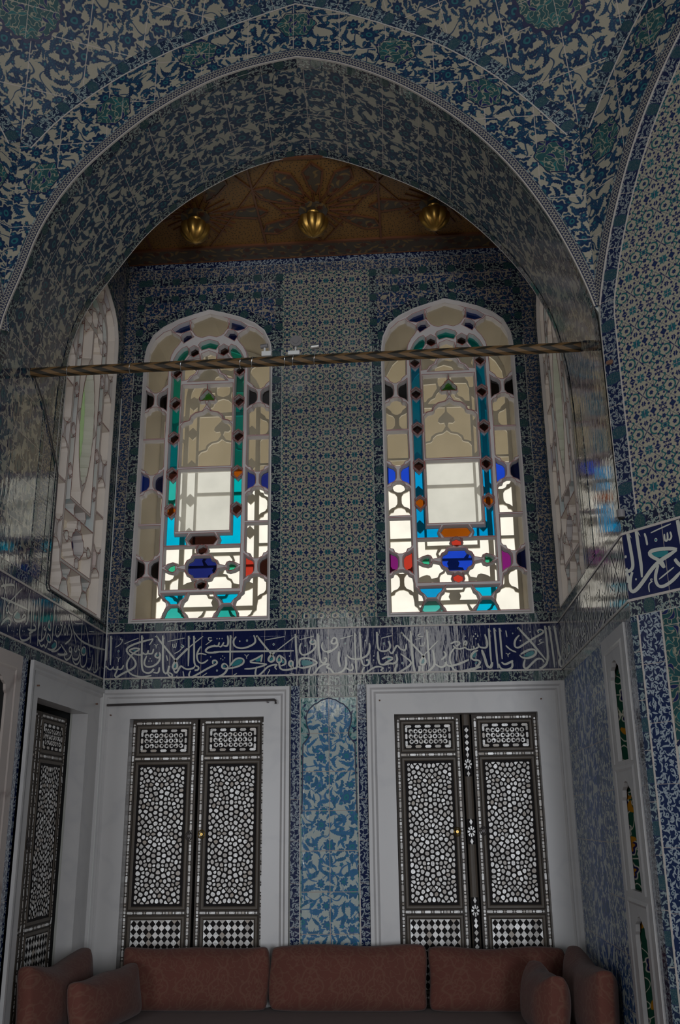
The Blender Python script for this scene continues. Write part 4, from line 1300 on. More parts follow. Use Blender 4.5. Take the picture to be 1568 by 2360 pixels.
def build_panes(scheme):
    P = []                                     # (polygon, colour)
    def both(p, cl, cr=None): P.append((p, cr or cl)); P.append((mir(p), cl))
    C = scheme
    both([(0.268, 2.958), (0.462, 2.958), (0.464, 3.195), (0.440, 3.203), (0.432, 3.222), (0.405, 3.236), (0.375, 3.238), (0.345, 3.225), (0.335, 3.205), (0.312, 3.195), (0.304, 3.150), (0.302, 3.118), (0.280, 3.100), (0.272, 3.082), (0.250, 3.068), (0.242, 3.040), (0.250, 3.008), (0.266, 2.985)], 'clear')
    for k, vc in enumerate(BW_V):
        o, i = bow(vc)
        P.append((o, C['bow'][k][3])); P.append((i, C['bow'][k][2])); P.append((mir(o), C['bow'][k][0])); P.append((mir(i), C['bow'][k][1]))
    both(cusp_bot(3.368, 3.612), 'clear'); both(cusp_top(3.642, 3.880), 'clear')
    both(cusp_bot(4.010, 4.266), 'clear'); both(cusp_top(4.292, 4.527), 'clear')
    both([(0.310, 4.72), (0.345, 4.690), (0.352, 4.672), (0.378, 4.658), (0.396, 4.658), (0.420, 4.672), (0.428, 4.690), (0.460, 4.72), (0.463, 4.90), (0.452, 4.995), (0.405, 5.085), (0.345, 5.142), (0.300, 5.160), (0.285, 5.140), (0.262, 5.128), (0.230, 5.105), (0.222, 5.075), (0.240, 5.045), (0.268, 5.010), (0.294, 4.955), (0.306, 4.88)], 'clear')
    both([(0.150, 5.168), (0.215, 5.146), (0.262, 5.156), (0.275, 5.174), (0.235, 5.204), (0.162, 5.230), (0.160, 5.190)], C['spandrel'])
    both([(0.130, 5.104), (0.190, 5.064), (0.206, 5.090), (0.204, 5.116), (0.182, 5.136), (0.150, 5.138), (0.140, 5.116)], C['spandrel2'])
    P.append((sym([(0.0, 5.118), (0.055, 5.102), (0.085, 5.112), (0.104, 5.126), (0.118, 5.150), (0.136, 5.168), (0.138, 5.200), (0.128, 5.222), (0.136, 5.238), (0.090, 5.258), (0.0, 5.292)]), 'clear'))
    # the band of hexagons round the middle, and its arch
    P.append((sym([(0.0, 5.010), (0.050, 4.996), (0.070, 5.030), (0.060, 5.046), (0.0, 5.066)]), C['col'][-1]))
    for s in (1, -1):
        hx = hexa(0.113 * s, 4.982, 0.030, 0.038); P.append((hx, C['hex'][-1] if s > 0 else C['hex'][-1]))
        a = [(0.158, 4.995), (0.164, 4.955), (0.188, 4.918), (0.196, 4.872), (0.212, 4.868), (0.2375, 4.885), (0.262, 4.868), (0.256, 4.915), (0.232, 4.965), (0.198, 5.003), (0.172, 5.015)]
        P.append((a if s > 0 else mir(a), C['col'][-1]))
        for k, v in enumerate(HEX_V): P.append((hexa(0.2375 * s, v), C['hex'][k] if s > 0 else C['hexl'][k]))
        for k, (va, vb) in enumerate(zip(HEX_V, HEX_V[1:])):
            q = bluecol(va, vb); P.append((q if s > 0 else mir(q), C['col'][k + 1] if s > 0 else C['coll'][k + 1]))
        q = [(0.118, 3.476), (0.266, 3.476), (0.266, 3.699), (0.2375, 3.669), (0.209, 3.699), (0.209, 3.544), (0.116, 3.544), (0.130, 3.510)]
        P.append((q if s > 0 else mir(q), C['col'][0]))
    P.append(([(0.078, 3.476), (0.104, 3.510), (0.080, 3.544), (-0.080, 3.544), (-0.104, 3.510), (-0.078, 3.476)], C['amber']))
    P.append((rect(-0.184, 3.578, 0.184, 4.030), 'frost'))
    P.append((sym([(0.182, 4.062), (0.182, 4.372), (0.160, 4.398), (0.128, 4.404), (0.112, 4.416), (0.106, 4.440), (0.078, 4.466), (0.030, 4.476), (0.0, 4.500)]), 'clear'))
    both([(0.182, 4.412), (0.182, 4.698), (0.010, 4.698), (0.012, 4.664), (0.034, 4.640), (0.064, 4.608), (0.070, 4.580), (0.050, 4.562), (0.020, 4.566), (0.012, 4.540), (0.036, 4.500), (0.088, 4.488), (0.126, 4.460), (0.134, 4.428), (0.164, 4.420)], 'clear')
    P.append((sym([(0.0, 4.580), (0.018, 4.584), (0.046, 4.580), (0.048, 4.598), (0.026, 4.618), (0.020, 4.636), (0.0, 4.652)]), 'green'))
    P.append((sym([(0.134, 4.738), (0.110, 4.768), (0.076, 4.782), (0.066, 4.812), (0.040, 4.838), (0.0, 4.850)]), 'clear'))
    both([(0.186, 4.752), (0.186, 4.850), (0.168, 4.900), (0.072, 4.905), (0.066, 4.868), (0.092, 4.828), (0.106, 4.800), (0.140, 4.782), (0.156, 4.756)], 'clear')
    P.append((sym([(0.0, 4.872), (0.045, 4.890), (0.052, 4.925), (0.048, 4.952), (0.0, 4.972)]), 'clear'))
    both([(0.074, 4.925), (0.150, 4.920), (0.138, 4.936), (0.112, 4.926), (0.078, 4.945)], 'clear')
    # lower panel with the cartouche
    P.append((sym([(0.055, 3.236), (0.066, 3.258), (0.092, 3.270), (0.102, 3.290), (0.102, 3.326), (0.092, 3.346), (0.066, 3.358), (0.055, 3.380)]), C['cart']))
    P.append((hexa(0, 3.433, 0.032, 0.028), C['red'])); P.append((hexa(0, 3.182, 0.032, 0.028), C['red']))
    both([(0.244, 3.308), (0.226, 3.326), (0.200, 3.332), (0.188, 3.322), (0.194, 3.308), (0.188, 3.294), (0.200, 3.284), (0.226, 3.290)], 'emerald')
    both([(0.264, 3.330), (0.264, 3.452), (0.040, 3.452), (0.050, 3.436), (0.040, 3.408), (0.072, 3.402), (0.084, 3.376), (0.108, 3.364), (0.124, 3.332), (0.164, 3.324), (0.174, 3.346), (0.200, 3.354), (0.238, 3.344)], 'clear')
    both([(0.264, 3.158), (0.264, 3.286), (0.238, 3.272), (0.200, 3.262), (0.174, 3.270), (0.164, 3.292), (0.124, 3.284), (0.108, 3.252), (0.084, 3.240), (0.072, 3.214), (0.040, 3.208), (0.050, 3.182), (0.040, 3.158)], 'clear')
    both([(0.158, 3.055), (0.212, 3.055), (0.228, 3.078), (0.250, 3.094), (0.262, 3.118), (0.108, 3.118), (0.122, 3.094), (0.144, 3.078)], C['low'][0], C['low'][1])
    both([(0.112, 2.956), (0.256, 2.956), (0.246, 2.978), (0.234, 3.008), (0.212, 3.030), (0.158, 3.030), (0.138, 3.008), (0.124, 2.978)], C['low'][2], C['low'][3])
    P.append((sym([(0.084, 2.956), (0.094, 2.980), (0.116, 3.002), (0.126, 3.032), (0.116, 3.064), (0.096, 3.080), (0.082, 3.120)])[::-1], 'clear'))
    return P
M4 = lambda a: [a] * 4
SCH_R = dict(bow=[['purple', 'red', 'purple', 'navy'], ['blue', 'blue', 'blue', 'navy'], M4('black')], spandrel='dusk', spandrel2='navy', col=['azure'] * 5 + ['teal'], coll=['azure'] * 6,
             hex=['amber', 'maroon', 'maroon', 'maroon', 'maroon'], hexl=['amber', 'maroon', 'maroon', 'maroon', 'maroon'], amber='amber', cart='blue', red='red', low=['azure', 'cyan', 'sea', 'cyan'])
SCH_L = dict(bow=[['black', 'black', 'red', 'maroon'], ['blue', 'navy', 'navy', 'navy'], M4('black')], spandrel='dusk', spandrel2='navy', col=['cyan', 'teal', 'teal', 'teal', 'sea', 'sea'], coll=['cyan', 'sea', 'cyan', 'teal', 'sea', 'sea'],
             hex=['maroon', 'amber', 'maroon', 'maroon', 'maroon'], hexl=['amber', 'maroon', 'maroon', 'maroon', 'maroon'], amber='maroon', cart='navy', red='maroon', low=['cyan', 'cyan', 'sea', 'sea'])
def side_panes():
    C = SCH_L; P = build_panes(C)
    # the side window carries a big scalloped almond in its middle
    keep = [(p, c) for p, c in P if not (min(abs(q[0]) for q in p) < 0.19 and max(abs(q[0]) for q in p) < 0.2 and min(q[1] for q in p) > 3.55 and max(q[1] for q in p) < 4.86)]
    def alm(n, s, sc_):
        q = []
        for k in range(n):
            a = 2 * PI * k / n
            b = (1 + 0.05 * abs(math.sin(a * 11))) if sc_ else 1
            u_ = 0.132 * math.cos(a) * s * b; v_ = 0.40 * s * math.sin(a) * b * (1 + 0.12 * abs(math.sin(a)) ** 6)
            q.append((u_, 4.14 + v_))
        return q
    keep.append((alm(88, 0.90, True), 'almond'))
    up = [q for q in alm(44, 1.09, False) if q[0] > 0.02 and q[1] > 4.16]
    dn = [q for q in alm(44, 1.09, False) if q[0] > 0.02 and q[1] < 4.12]
    for s in (1, -1):
        a = [(0.184, 4.16), (0.184, 4.82), (0.02, 4.82)] + up[::-1]
        b = [(0.184, 4.12), (0.184, 3.58), (0.02, 3.58)] + dn
        keep.append((a if s > 0 else mir(a), 'clear')); keep.append((b if s > 0 else mir(b), 'clear'))
    return keep
def shrink(p, c, k): return [(c + a * k, b) for a, b in p]
def window(n, fr, cu, panes, label, smat, k=1.0, deep=0.04, bev=0.007):
    root = st(empty('window_%d' % n, fr.p(cu, 2.92, 0)), label, 'window')
    def put(name, mb, mats, par=root):
        o = obj(name, mb, mats); o.parent = par; o.matrix_parent_inverse = Matrix.Translation(root.location).inverted(); return o
    panes = [(shrink(p, cu, k), c) for p, c in panes]
    panes = [((p if signed_area(p) > 0 else p[::-1]), c) for p, c in panes]
    ol = win_outline(cu, k)
    inner = offset_poly(ol, -0.012)
    F0 = -0.016; B0 = F0 - deep
    holes_f = [offset_poly(p, bev) for p, c in panes]
    tr = MB()
    plate(tr, fr, offset_poly(ol, 0.01), holes_f, F0)
    plate(tr, fr, offset_poly(ol, 0.01), [p for p, c in panes], B0 - 0.012)
    for hf, (p, c) in zip(holes_f, panes):
        m_ = len(p)
        for i in range(m_):
            j = (i + 1) % m_
            tr.face([fr.p(*p[i], B0), fr.p(*p[j], B0), fr.p(*hf[j], F0), fr.p(*hf[i], F0)])
            tr.face([fr.p(*p[i], B0 - 0.012), fr.p(*p[j], B0 - 0.012), fr.p(*p[j], B0), fr.p(*p[i], B0)])
    put('tracery', tr, smat)
    ring = MB()
    a, b, c2 = offset_poly(ol, 0.004), offset_poly(ol, -0.006), offset_poly(ol, -0.020)
    for i in range(len(ol)):
        j = (i + 1) % len(ol)
        ring.face([fr.p(*a[i], 0.006), fr.p(*a[j], 0.006), fr.p(*b[j], 0.006), fr.p(*b[i], 0.006)])
        ring.face([fr.p(*b[i], 0.006), fr.p(*b[j], 0.006), fr.p(*c2[j], F0), fr.p(*c2[i], F0)])
        ring.face([fr.p(*a[i], -0.02), fr.p(*a[j], -0.02), fr.p(*a[j], 0.006), fr.p(*a[i], 0.006)])
    put('window_frame', ring, smat)
    rl = MB()
    for hf, (p, c) in zip(holes_f, panes):
        o1, o2 = offset_poly(hf, 0.0010), offset_poly(hf, 0.0042)
        for i in range(len(p)):
            j = (i + 1) % len(p)
            rl.face([fr.p(*o1[i], F0 + 0.0006), fr.p(*o1[j], F0 + 0.0006), fr.p(*o2[j], F0 + 0.0006), fr.p(*o2[i], F0 + 0.0006)])
    put('red_outline', rl, 'red_line')
    keys = sorted(set(c for p, c in panes)); gl = MB()
    for p, c in panes: plate(gl, fr, offset_poly(p, 0.003), (), B0 - 0.004, None, keys.index(c))
    o = put('glass', gl, ['glass_' + c for c in keys])
    # splayed reveal through the thick wall and the plain lattice outside
    rv = MB(); ob = offset_poly(ol, 0.012)
    for i in range(len(ob)):
        j = (i + 1) % len(ob)
        rv.face([fr.p(*ob[i], -0.05), fr.p(*ob[j], -0.05), fr.p(*ob[j], -0.62), fr.p(*ob[i], -0.62)])
    put('reveal', rv, 'stucco_tan' if smat == 'stucco' else 'stucco_side')  # paler stucco in the side windows stands in for brightly lit reveals
    big = [offset_poly(p, 0.004) for p, c in panes if abs(signed_area(p)) > 0.0045]
    lt_ = MB(); plate(lt_, fr, ob, big, -0.62, -0.60); put('outer_lattice', lt_, 'lattice_outer' if smat == 'stucco' else 'stucco_side')
    return root
window(1, BACK, -WU, build_panes(SCH_L), 'left stained glass window of the back wall with turquoise columns and dark cartouche', 'stucco')
window(2, BACK, WU, build_panes(SCH_R), 'right stained glass window of the back wall with azure columns and orange hexagons', 'stucco')
SP = side_panes()
window(3, LEFT, -SIDE_C, SP, 'stained glass window of the left wall with a green scalloped almond', 'stucco_side', SIDE_K, 0.06)
window(4, RIGHT, SIDE_C, SP, 'stained glass window of the right wall seen almost edge on', 'stucco_side', SIDE_K, 0.06)
# the kiosk's wide eaves outside, all round
mb = MB()
for P in (((-5.5, 0.66, 5.60), (5.5, 0.66, 5.60), (5.5, 2.7, 5.02), (-5.5, 2.7, 5.02)),
          ((-2.2, -3.2, 5.60), (-2.2, 2.7, 5.60), (-4.3, 2.7, 5.02), (-4.3, -3.2, 5.02)),
          ((2.2, -3.2, 5.60), (2.2, 2.7, 5.60), (4.3, 2.7, 5.02), (4.3, -3.2, 5.02))):
    mb.face(P); mb.face([(x, y, z + 0.12) for x, y, z in P[::-1]])
    for i in range(4):
        a, b = P[i], P[(i + 1) % 4]; mb.face([a, b, (b[0], b[1], b[2] + 0.12), (a[0], a[1], a[2] + 0.12)])
st(obj('trim_6', mb, 'eave'), 'tan underside of the wide eaves outside the windows', 'eaves')

# ------------------------------------------------------------------ marble surrounds
def surround(n, fr, u0, u1, v0, v1, a0, a1, vt, label, m_='marble', depth=0.10, pins=()):
    root = st(empty('trim_%d' % n, fr.p((u0 + u1) / 2, v0, 0)), label, 'marble surround')
    def put(name, mb, mm):
        o = obj(name, mb, mm); o.parent = root; o.matrix_parent_inverse = Matrix.Translation(root.location).inverted(); return o
    mb = MB()
    def portal(u0, u1, v1, a0, a1, vt): return [(u0, v0), (u0, v1), (u1, v1), (u1, v0), (a1, v0), (a1, vt), (a0, vt), (a0, v0)]
    a0, a1, vt = a0 + 0.004, a1 - 0.004, vt - 0.004
    plate(mb, fr, portal(u0, u1, v1, a0, a1, vt), (), 0.0, 0.016)
    jb = [(a0, v0), (a0, vt), (a1, vt), (a1, v0)]
    for i in range(3):
        a, b = jb[i], jb[i + 1]
        mb.face([fr.p(*a, 0.0), fr.p(*b, 0.0), fr.p(*b, -depth), fr.p(*a, -depth)])
    put('marble_frame', mb, m_)
    mo = MB()
    for (d0, d1, w0, w1) in ((0.0, 0.022, 0.036, 0.036), (0.022, 0.034, 0.036, 0.024), (0.034, 0.048, 0.024, 0.024), (0.048, 0.060, 0.030, 0.016)):
        A = [(u0 + d0, v0), (u0 + d0, v1 - d0), (u1 - d0, v1 - d0), (u1 - d0, v0)]
        B_ = [(u0 + d1, v0), (u0 + d1, v1 - d1), (u1 - d1, v1 - d1), (u1 - d1, v0)]
        for i in range(3): mo.face([fr.p(*A[i], w0), fr.p(*A[i + 1], w0), fr.p(*B_[i + 1], w1), fr.p(*B_[i], w1)])
    A = [(u0, v0), (u0, v1), (u1, v1), (u1, v0)]
    for i in range(3): mo.face([fr.p(*A[i], 0.0), fr.p(*A[i + 1], 0.0), fr.p(*A[i + 1], 0.036), fr.p(*A[i], 0.036)])
    put('moulding', mo, m_)
    if pins:
        pn = MB()
        for (u, v) in pins: pn.tube([fr.p(u, v, 0.01), fr.p(u, v, 0.030)], 0.0045, 8)
        put('iron_pin', pn, 'rust')
    return root
surround(7, BACK, -1.526, -0.256, 0.42, 2.466, ULo[0], ULo[1], ZT, 'pale marble surround of the left shuttered window', pins=[(-1.45, 2.30)])
surround(8, BACK, 0.250, 1.527, 0.42, 2.466, URo[0], URo[1], ZT, 'pale marble surround of the right shuttered window', pins=[(0.335, 2.362), (1.375, 2.352)])
surround(9, LEFT, -1.280, -0.002, 0.42, 2.468, LLo[0], LLo[1], 2.287, 'pale marble surround of the shuttered window in the left wall', depth=0.085, pins=[(-1.16, 2.345), (-0.15, 2.36)])
def niche_surround(n, fr, c, label, m_, s=1):
    root = st(empty('trim_%d' % n, fr.p(c, 0.42, 0)), label, 'niche surround')
    def put(name, mb, mm, par=root):
        o = obj(name, mb, mm); o.parent = par; o.matrix_parent_inverse = Matrix.Translation(root.location).inverted(); return o
    mb = MB(); h = 0.272
    ops = [niche_poly(c, 0.112, v0, v1) for (_, _, v0, v1) in NICHES]
    plate(mb, fr, rect(c - h, 0.42, c + h, 2.470), ops, -0.006, 0.014)
    put('marble_frame', mb, m_)
    mo = MB()
    for (v0, v1) in ((1.872, 2.36), (1.306, 1.80), (0.62, 1.22)):
        lo_, hi_ = v0 - 0.01, v1 + 0.05
        for d in (0.0,):
            A = rect(c - 0.205, lo_, c + 0.205, hi_); B_ = rect(c - 0.190, lo_ + 0.0, c + 0.190, hi_ - 0.015)
            for i in (1, 2, 3):
                j = (i + 1) % 4
                mo.face([fr.p(*A[i], 0.014), fr.p(*A[j], 0.014), fr.p(*B_[j], 0.020), fr.p(*B_[i], 0.020)])
                C2 = rect(c - 0.180, lo_, c + 0.180, hi_ - 0.025)
                mo.face([fr.p(*B_[i], 0.020), fr.p(*B_[j], 0.020), fr.p(*C2[j], 0.0145), fr.p(*C2[i], 0.0145)])
    put('moulding', mo, m_)
    for (_, _, v0, v1) in NICHES:
        bx = MB(); q = rect(c - 0.122, v0 - 0.004, c + 0.122, v1 + 0.012)
        for i in range(4):
            a, b = q[i], q[(i + 1) % 4]
            uv = [(0.0, a[1]), (0.0, b[1]), (0.2, b[1]), (0.2, a[1])] if i % 2 else [(a[0], 0), (b[0], 0), (b[0], .2), (a[0], .2)]
            bx.face([fr.p(*a, -0.006), fr.p(*b, -0.006), fr.p(*b, -0.20), fr.p(*a, -0.20)], uv)
        bk = put('niche_box', bx, 'niche_tile')
        t_ = MB(); plate(t_, fr, q, (), -0.199, None); put('niche_tile', t_, 'niche_tile')
    return root
niche_surround(10, RIGHT, 1.648, 'pale marble niche frame with stacked ogee niches on the right wall', 'marble')
mb = MB(); h = 0.272
lf = st(empty('trim_11', LEFT.p(-1.66, 0.42, 0)), 'veined pinkish marble frame at the left edge', 'niche surround')
plate(mb, LEFT, rect(-1.935, 0.42, -1.378, 2.470), [niche_poly(-1.66, 0.112, v0, v1) for (_, _, v0, v1) in NICHES], 0.0, 0.014)
o = obj('marble_frame', mb, 'marble_pink'); o.parent = lf; o.matrix_parent_inverse = Matrix.Translation(lf.location).inverted()
mb = MB()
A, B_, C2 = rect(-1.865, 0.5, -1.448, 2.40), rect(-1.855, 0.5, -1.458, 2.39), rect(-1.845, 0.5, -1.468, 2.38)
for i in (1, 2, 3):
    j = (i + 1) % 4
    mb.face([LEFT.p(*A[i], 0.014), LEFT.p(*A[j], 0.014), LEFT.p(*B_[j], 0.020), LEFT.p(*B_[i], 0.020)])
    mb.face([LEFT.p(*B_[i], 0.020), LEFT.p(*B_[j], 0.020), LEFT.p(*C2[j], 0.0145), LEFT.p(*C2[i], 0.0145)])
o = obj('moulding', mb, 'marble_pink'); o.parent = lf; o.matrix_parent_inverse = Matrix.Translation(lf.location).inverted()
mb = MB(); plate(mb, LEFT, rect(-1.80, 0.55, -1.52, 2.38), (), 0.0005, None)  # flat black sheet on the wall stands in for shade inside the niches
o = obj('niche_shade_sheet', mb, 'black_gap'); o.parent = lf; o.matrix_parent_inverse = Matrix.Translation(lf.location).inverted()
# near-black sheets put in for the shade behind shutters and niches
mb = MB()
for (a, b) in (ULo, URo):
    plate(mb, BACK, rect(a - 0.06, 0.40, b + 0.06, ZT + 0.08), (), -0.30, -0.28)
    for q in (rect(a - 0.06, 0.40, a - 0.02, ZT + 0.08), rect(b + 0.02, 0.40, b + 0.06, ZT + 0.08), rect(a - 0.06, ZT + 0.02, b + 0.06, ZT + 0.08)): plate(mb, BACK, q, (), -0.29, -0.10)
plate(mb, LEFT, rect(LLo[0] - 0.1, 0.40, LLo[1] + 0.1, 2.36), (), -0.42, -0.40)
for q in (rect(LLo[0] - 0.1, 0.40, LLo[0] - 0.04, 2.36), rect(LLo[1] + 0.04, 0.40, LLo[1] + 0.1, 2.36), rect(LLo[0] - 0.1, 2.31, LLo[1] + 0.1, 2.36)): plate(mb, LEFT, q, (), -0.41, -0.10)
plate(mb, RIGHT, rect(1.40, 0.5, 1.90, 2.46), (), -0.24, -0.22)
st(obj('trim_12', mb, 'black_gap'), 'dark timber lining behind the shutters', 'lining')

# ------------------------------------------------------------------ mother-of-pearl shutters
def clip(poly, mx, my, nx, ny):
    out = []
    for i in range(len(poly)):
        a, b = poly[i], poly[(i + 1) % len(poly)]
        da, db = (a[0] - mx) * nx + (a[1] - my) * ny, (b[0] - mx) * nx + (b[1] - my) * ny
        if da <= 0: out.append(a)
        if (da < 0 < db) or (db < 0 < da):
            t = da / (da - db); out.append((a[0] + (b[0] - a[0]) * t, a[1] + (b[1] - a[1]) * t))
    return out
def star_cells(w_, h_):
    """interlaced star field: rosette in the middle, quarter rosettes in the corners, pentagons and small lozenges between"""
    rnd = random.Random(11)
    pts = []
    def ros(cx, cy):
        q = [(cx, cy, 0.0)]
        for k in range(10): q.append((cx + 0.040 * math.sin(2 * PI * (k + .5) / 10), cy + 0.040 * math.cos(2 * PI * (k + .5) / 10), 0.0))
        return q
    fixed = ros(0, 0)
    for sx in (-1, 1):
        for sy in (-1, 1): fixed += ros(sx * w_ / 2, sy * h_ / 2)
    fixed = [p for p in fixed if abs(p[0]) < w_ / 2 - 0.004 and abs(p[1]) < h_ / 2 - 0.004]
    Q = []                                    # quarter pattern, mirrored twice
    tries = 0
    big = True
    while tries < 16000:
        tries += 1
        x, y = rnd.uniform(0, w_ / 2), rnd.uniform(0, h_ / 2)
        if x < 0.012: x = 0.0
        elif x < 0.016: continue
        if y < 0.012: y = 0.0
        r_ = 0.0140 if tries < 5000 else 0.0100
        if any((x - a) ** 2 + (y - b) ** 2 < (0.0145 + r_) ** 2 for a, b, _ in fixed if a > -0.05 and b > -0.05): continue
        if any((x - a) ** 2 + (y - b) ** 2 < (r_ + q) ** 2 for a, b, q in Q): continue
        if (0 < x < r_ * 0.9) or (0 < y < r_ * 0.9) or x > w_ / 2 - 0.008 or y > h_ / 2 - 0.008: continue
        Q.append((x, y, r_))
    allp = [(a, b, 0.0) for a, b, _ in fixed]
    for (x, y, r_) in Q:
        for sx in ((1,) if x == 0 else (1, -1)):
            for sy in ((1,) if y == 0 else (1, -1)): allp.append((x * sx, y * sy, r_))
    cells = []
    for i, (x, y, r_) in enumerate(allp):
        poly = [(-w_ / 2, -h_ / 2), (w_ / 2, -h_ / 2), (w_ / 2, h_ / 2), (-w_ / 2, h_ / 2)]
        wi = 0.0145 if r_ == 0 else r_
        for j, (a, b, q) in enumerate(allp):
            if i == j: continue
            dx, dy = a - x, b - y; d = math.hypot(dx, dy)
            if d > 0.08: continue
            wj = 0.0145 if q == 0 else q
            t = 0.5 * d + (wi - wj) * 0.5
            poly = clip(poly, x + dx / d * t, y + dy / d * t, dx / d, dy / d)
            if len(poly) < 3: break
        if len(poly) < 3: continue
        cx = sum(p[0] for p in poly) / len(poly); cy = sum(p[1] for p in poly) / len(poly)
        s_ = 0.71
        poly = [(cx + (p[0] - cx) * s_, cy + (p[1] - cy) * s_) for p in poly]
        # cut the corners
        q = []
        for k in range(len(poly)):
            a, b = poly[k], poly[(k + 1) % len(poly)]
            q.append((a[0] * 0.71 + b[0] * 0.29, a[1] * 0.71 + b[1] * 0.29)); q.append((a[0] * 0.29 + b[0] * 0.71, a[1] * 0.29 + b[1] * 0.71))
        if abs(signed_area(q)) > 1.2e-5: cells.append(q)
    return cells
CELLS = star_cells(0.300, 0.848)
prnd = random.Random(3)
def piece(mb, fr, q, w=0.0, tilt=0.13):
    if signed_area(q) < 0: q = q[::-1]
    cx = sum(p[0] for p in q) / len(q); cy = sum(p[1] for p in q) / len(q)
    a, b = prnd.uniform(-tilt, tilt), prnd.uniform(-tilt, tilt)
    mb.face([fr.p(u, v, w + 0.0034 + a * (u - cx) + b * (v - cy)) for u, v in q])
def lozenge(cx, cy, hx, hy, cut=0.35, vert=False):
    q = [(-hx, 0), (-hx * (1 - cut), -hy), (hx * (1 - cut), -hy), (hx, 0), (hx * (1 - cut), hy), (-hx * (1 - cut), hy)]
    if vert: q = [(b, a) for a, b in q]
    return [(cx + a, cy + b) for a, b in q]
def disc(cx, cy, r_, n=8): return [(cx + r_ * math.cos(2 * PI * k / n + 0.3), cy + r_ * math.sin(2 * PI * k / n + 0.3)) for k in range(n)]
def beads(mb, fr, a, b, vert, c, hw=0.0068):
    t = a; k = 0
    while t < b - 0.01:
        if k % 2 == 0:
            l = min(0.021, (b - t) / 2 - 0.001)
            q = lozenge(c, t + l, l, hw, 0.25, True) if vert else lozenge(t + l, c, l, hw, 0.25)
            if prnd.random() < 0.4:
                m_ = t + l
                q1 = lozenge(c, t + l * 0.45, l * 0.45, hw, 0.2, True) if vert else lozenge(t + l * 0.45, c, l * 0.45, hw, 0.2)
                q2 = lozenge(c, t + l * 1.45, l * 0.45, hw, 0.2, True) if vert else lozenge(t + l * 1.45, c, l * 0.45, hw, 0.2)
                piece(mb, fr, q1); piece(mb, fr, q2)
            else: piece(mb, fr, q)
            t += 2 * l + 0.003
        else:
            piece(mb, fr, disc(c, t + 0.007, 0.0065) if vert else disc(t + 0.007, c, 0.0065)); t += 0.017
        k += 1
def ringpiece(mb, fr, cx, cy, r_):
    n = 12; ex, ey = prnd.uniform(-0.35, 0.35) * r_, prnd.uniform(-0.35, 0.35) * r_
    o_ = disc(cx, cy, r_, n); i_ = [(cx + ex + (p[0] - cx) * 0.5, cy + ey + (p[1] - cy) * 0.5) for p in o_]
    a, b = prnd.uniform(-.1, .1), prnd.uniform(-.1, .1)
    f = lambda p: fr.p(p[0], p[1], 0.0030 + a * (p[0] - cx) + b * (p[1] - cy))
    for k in range(n):
        j = (k + 1) % n
        mb.face([f(o_[k]), f(o_[j]), f(i_[j]), f(i_[k])])
W0 = 0.445; ZB = 0.56; HT = ZT - 0.006 - ZB
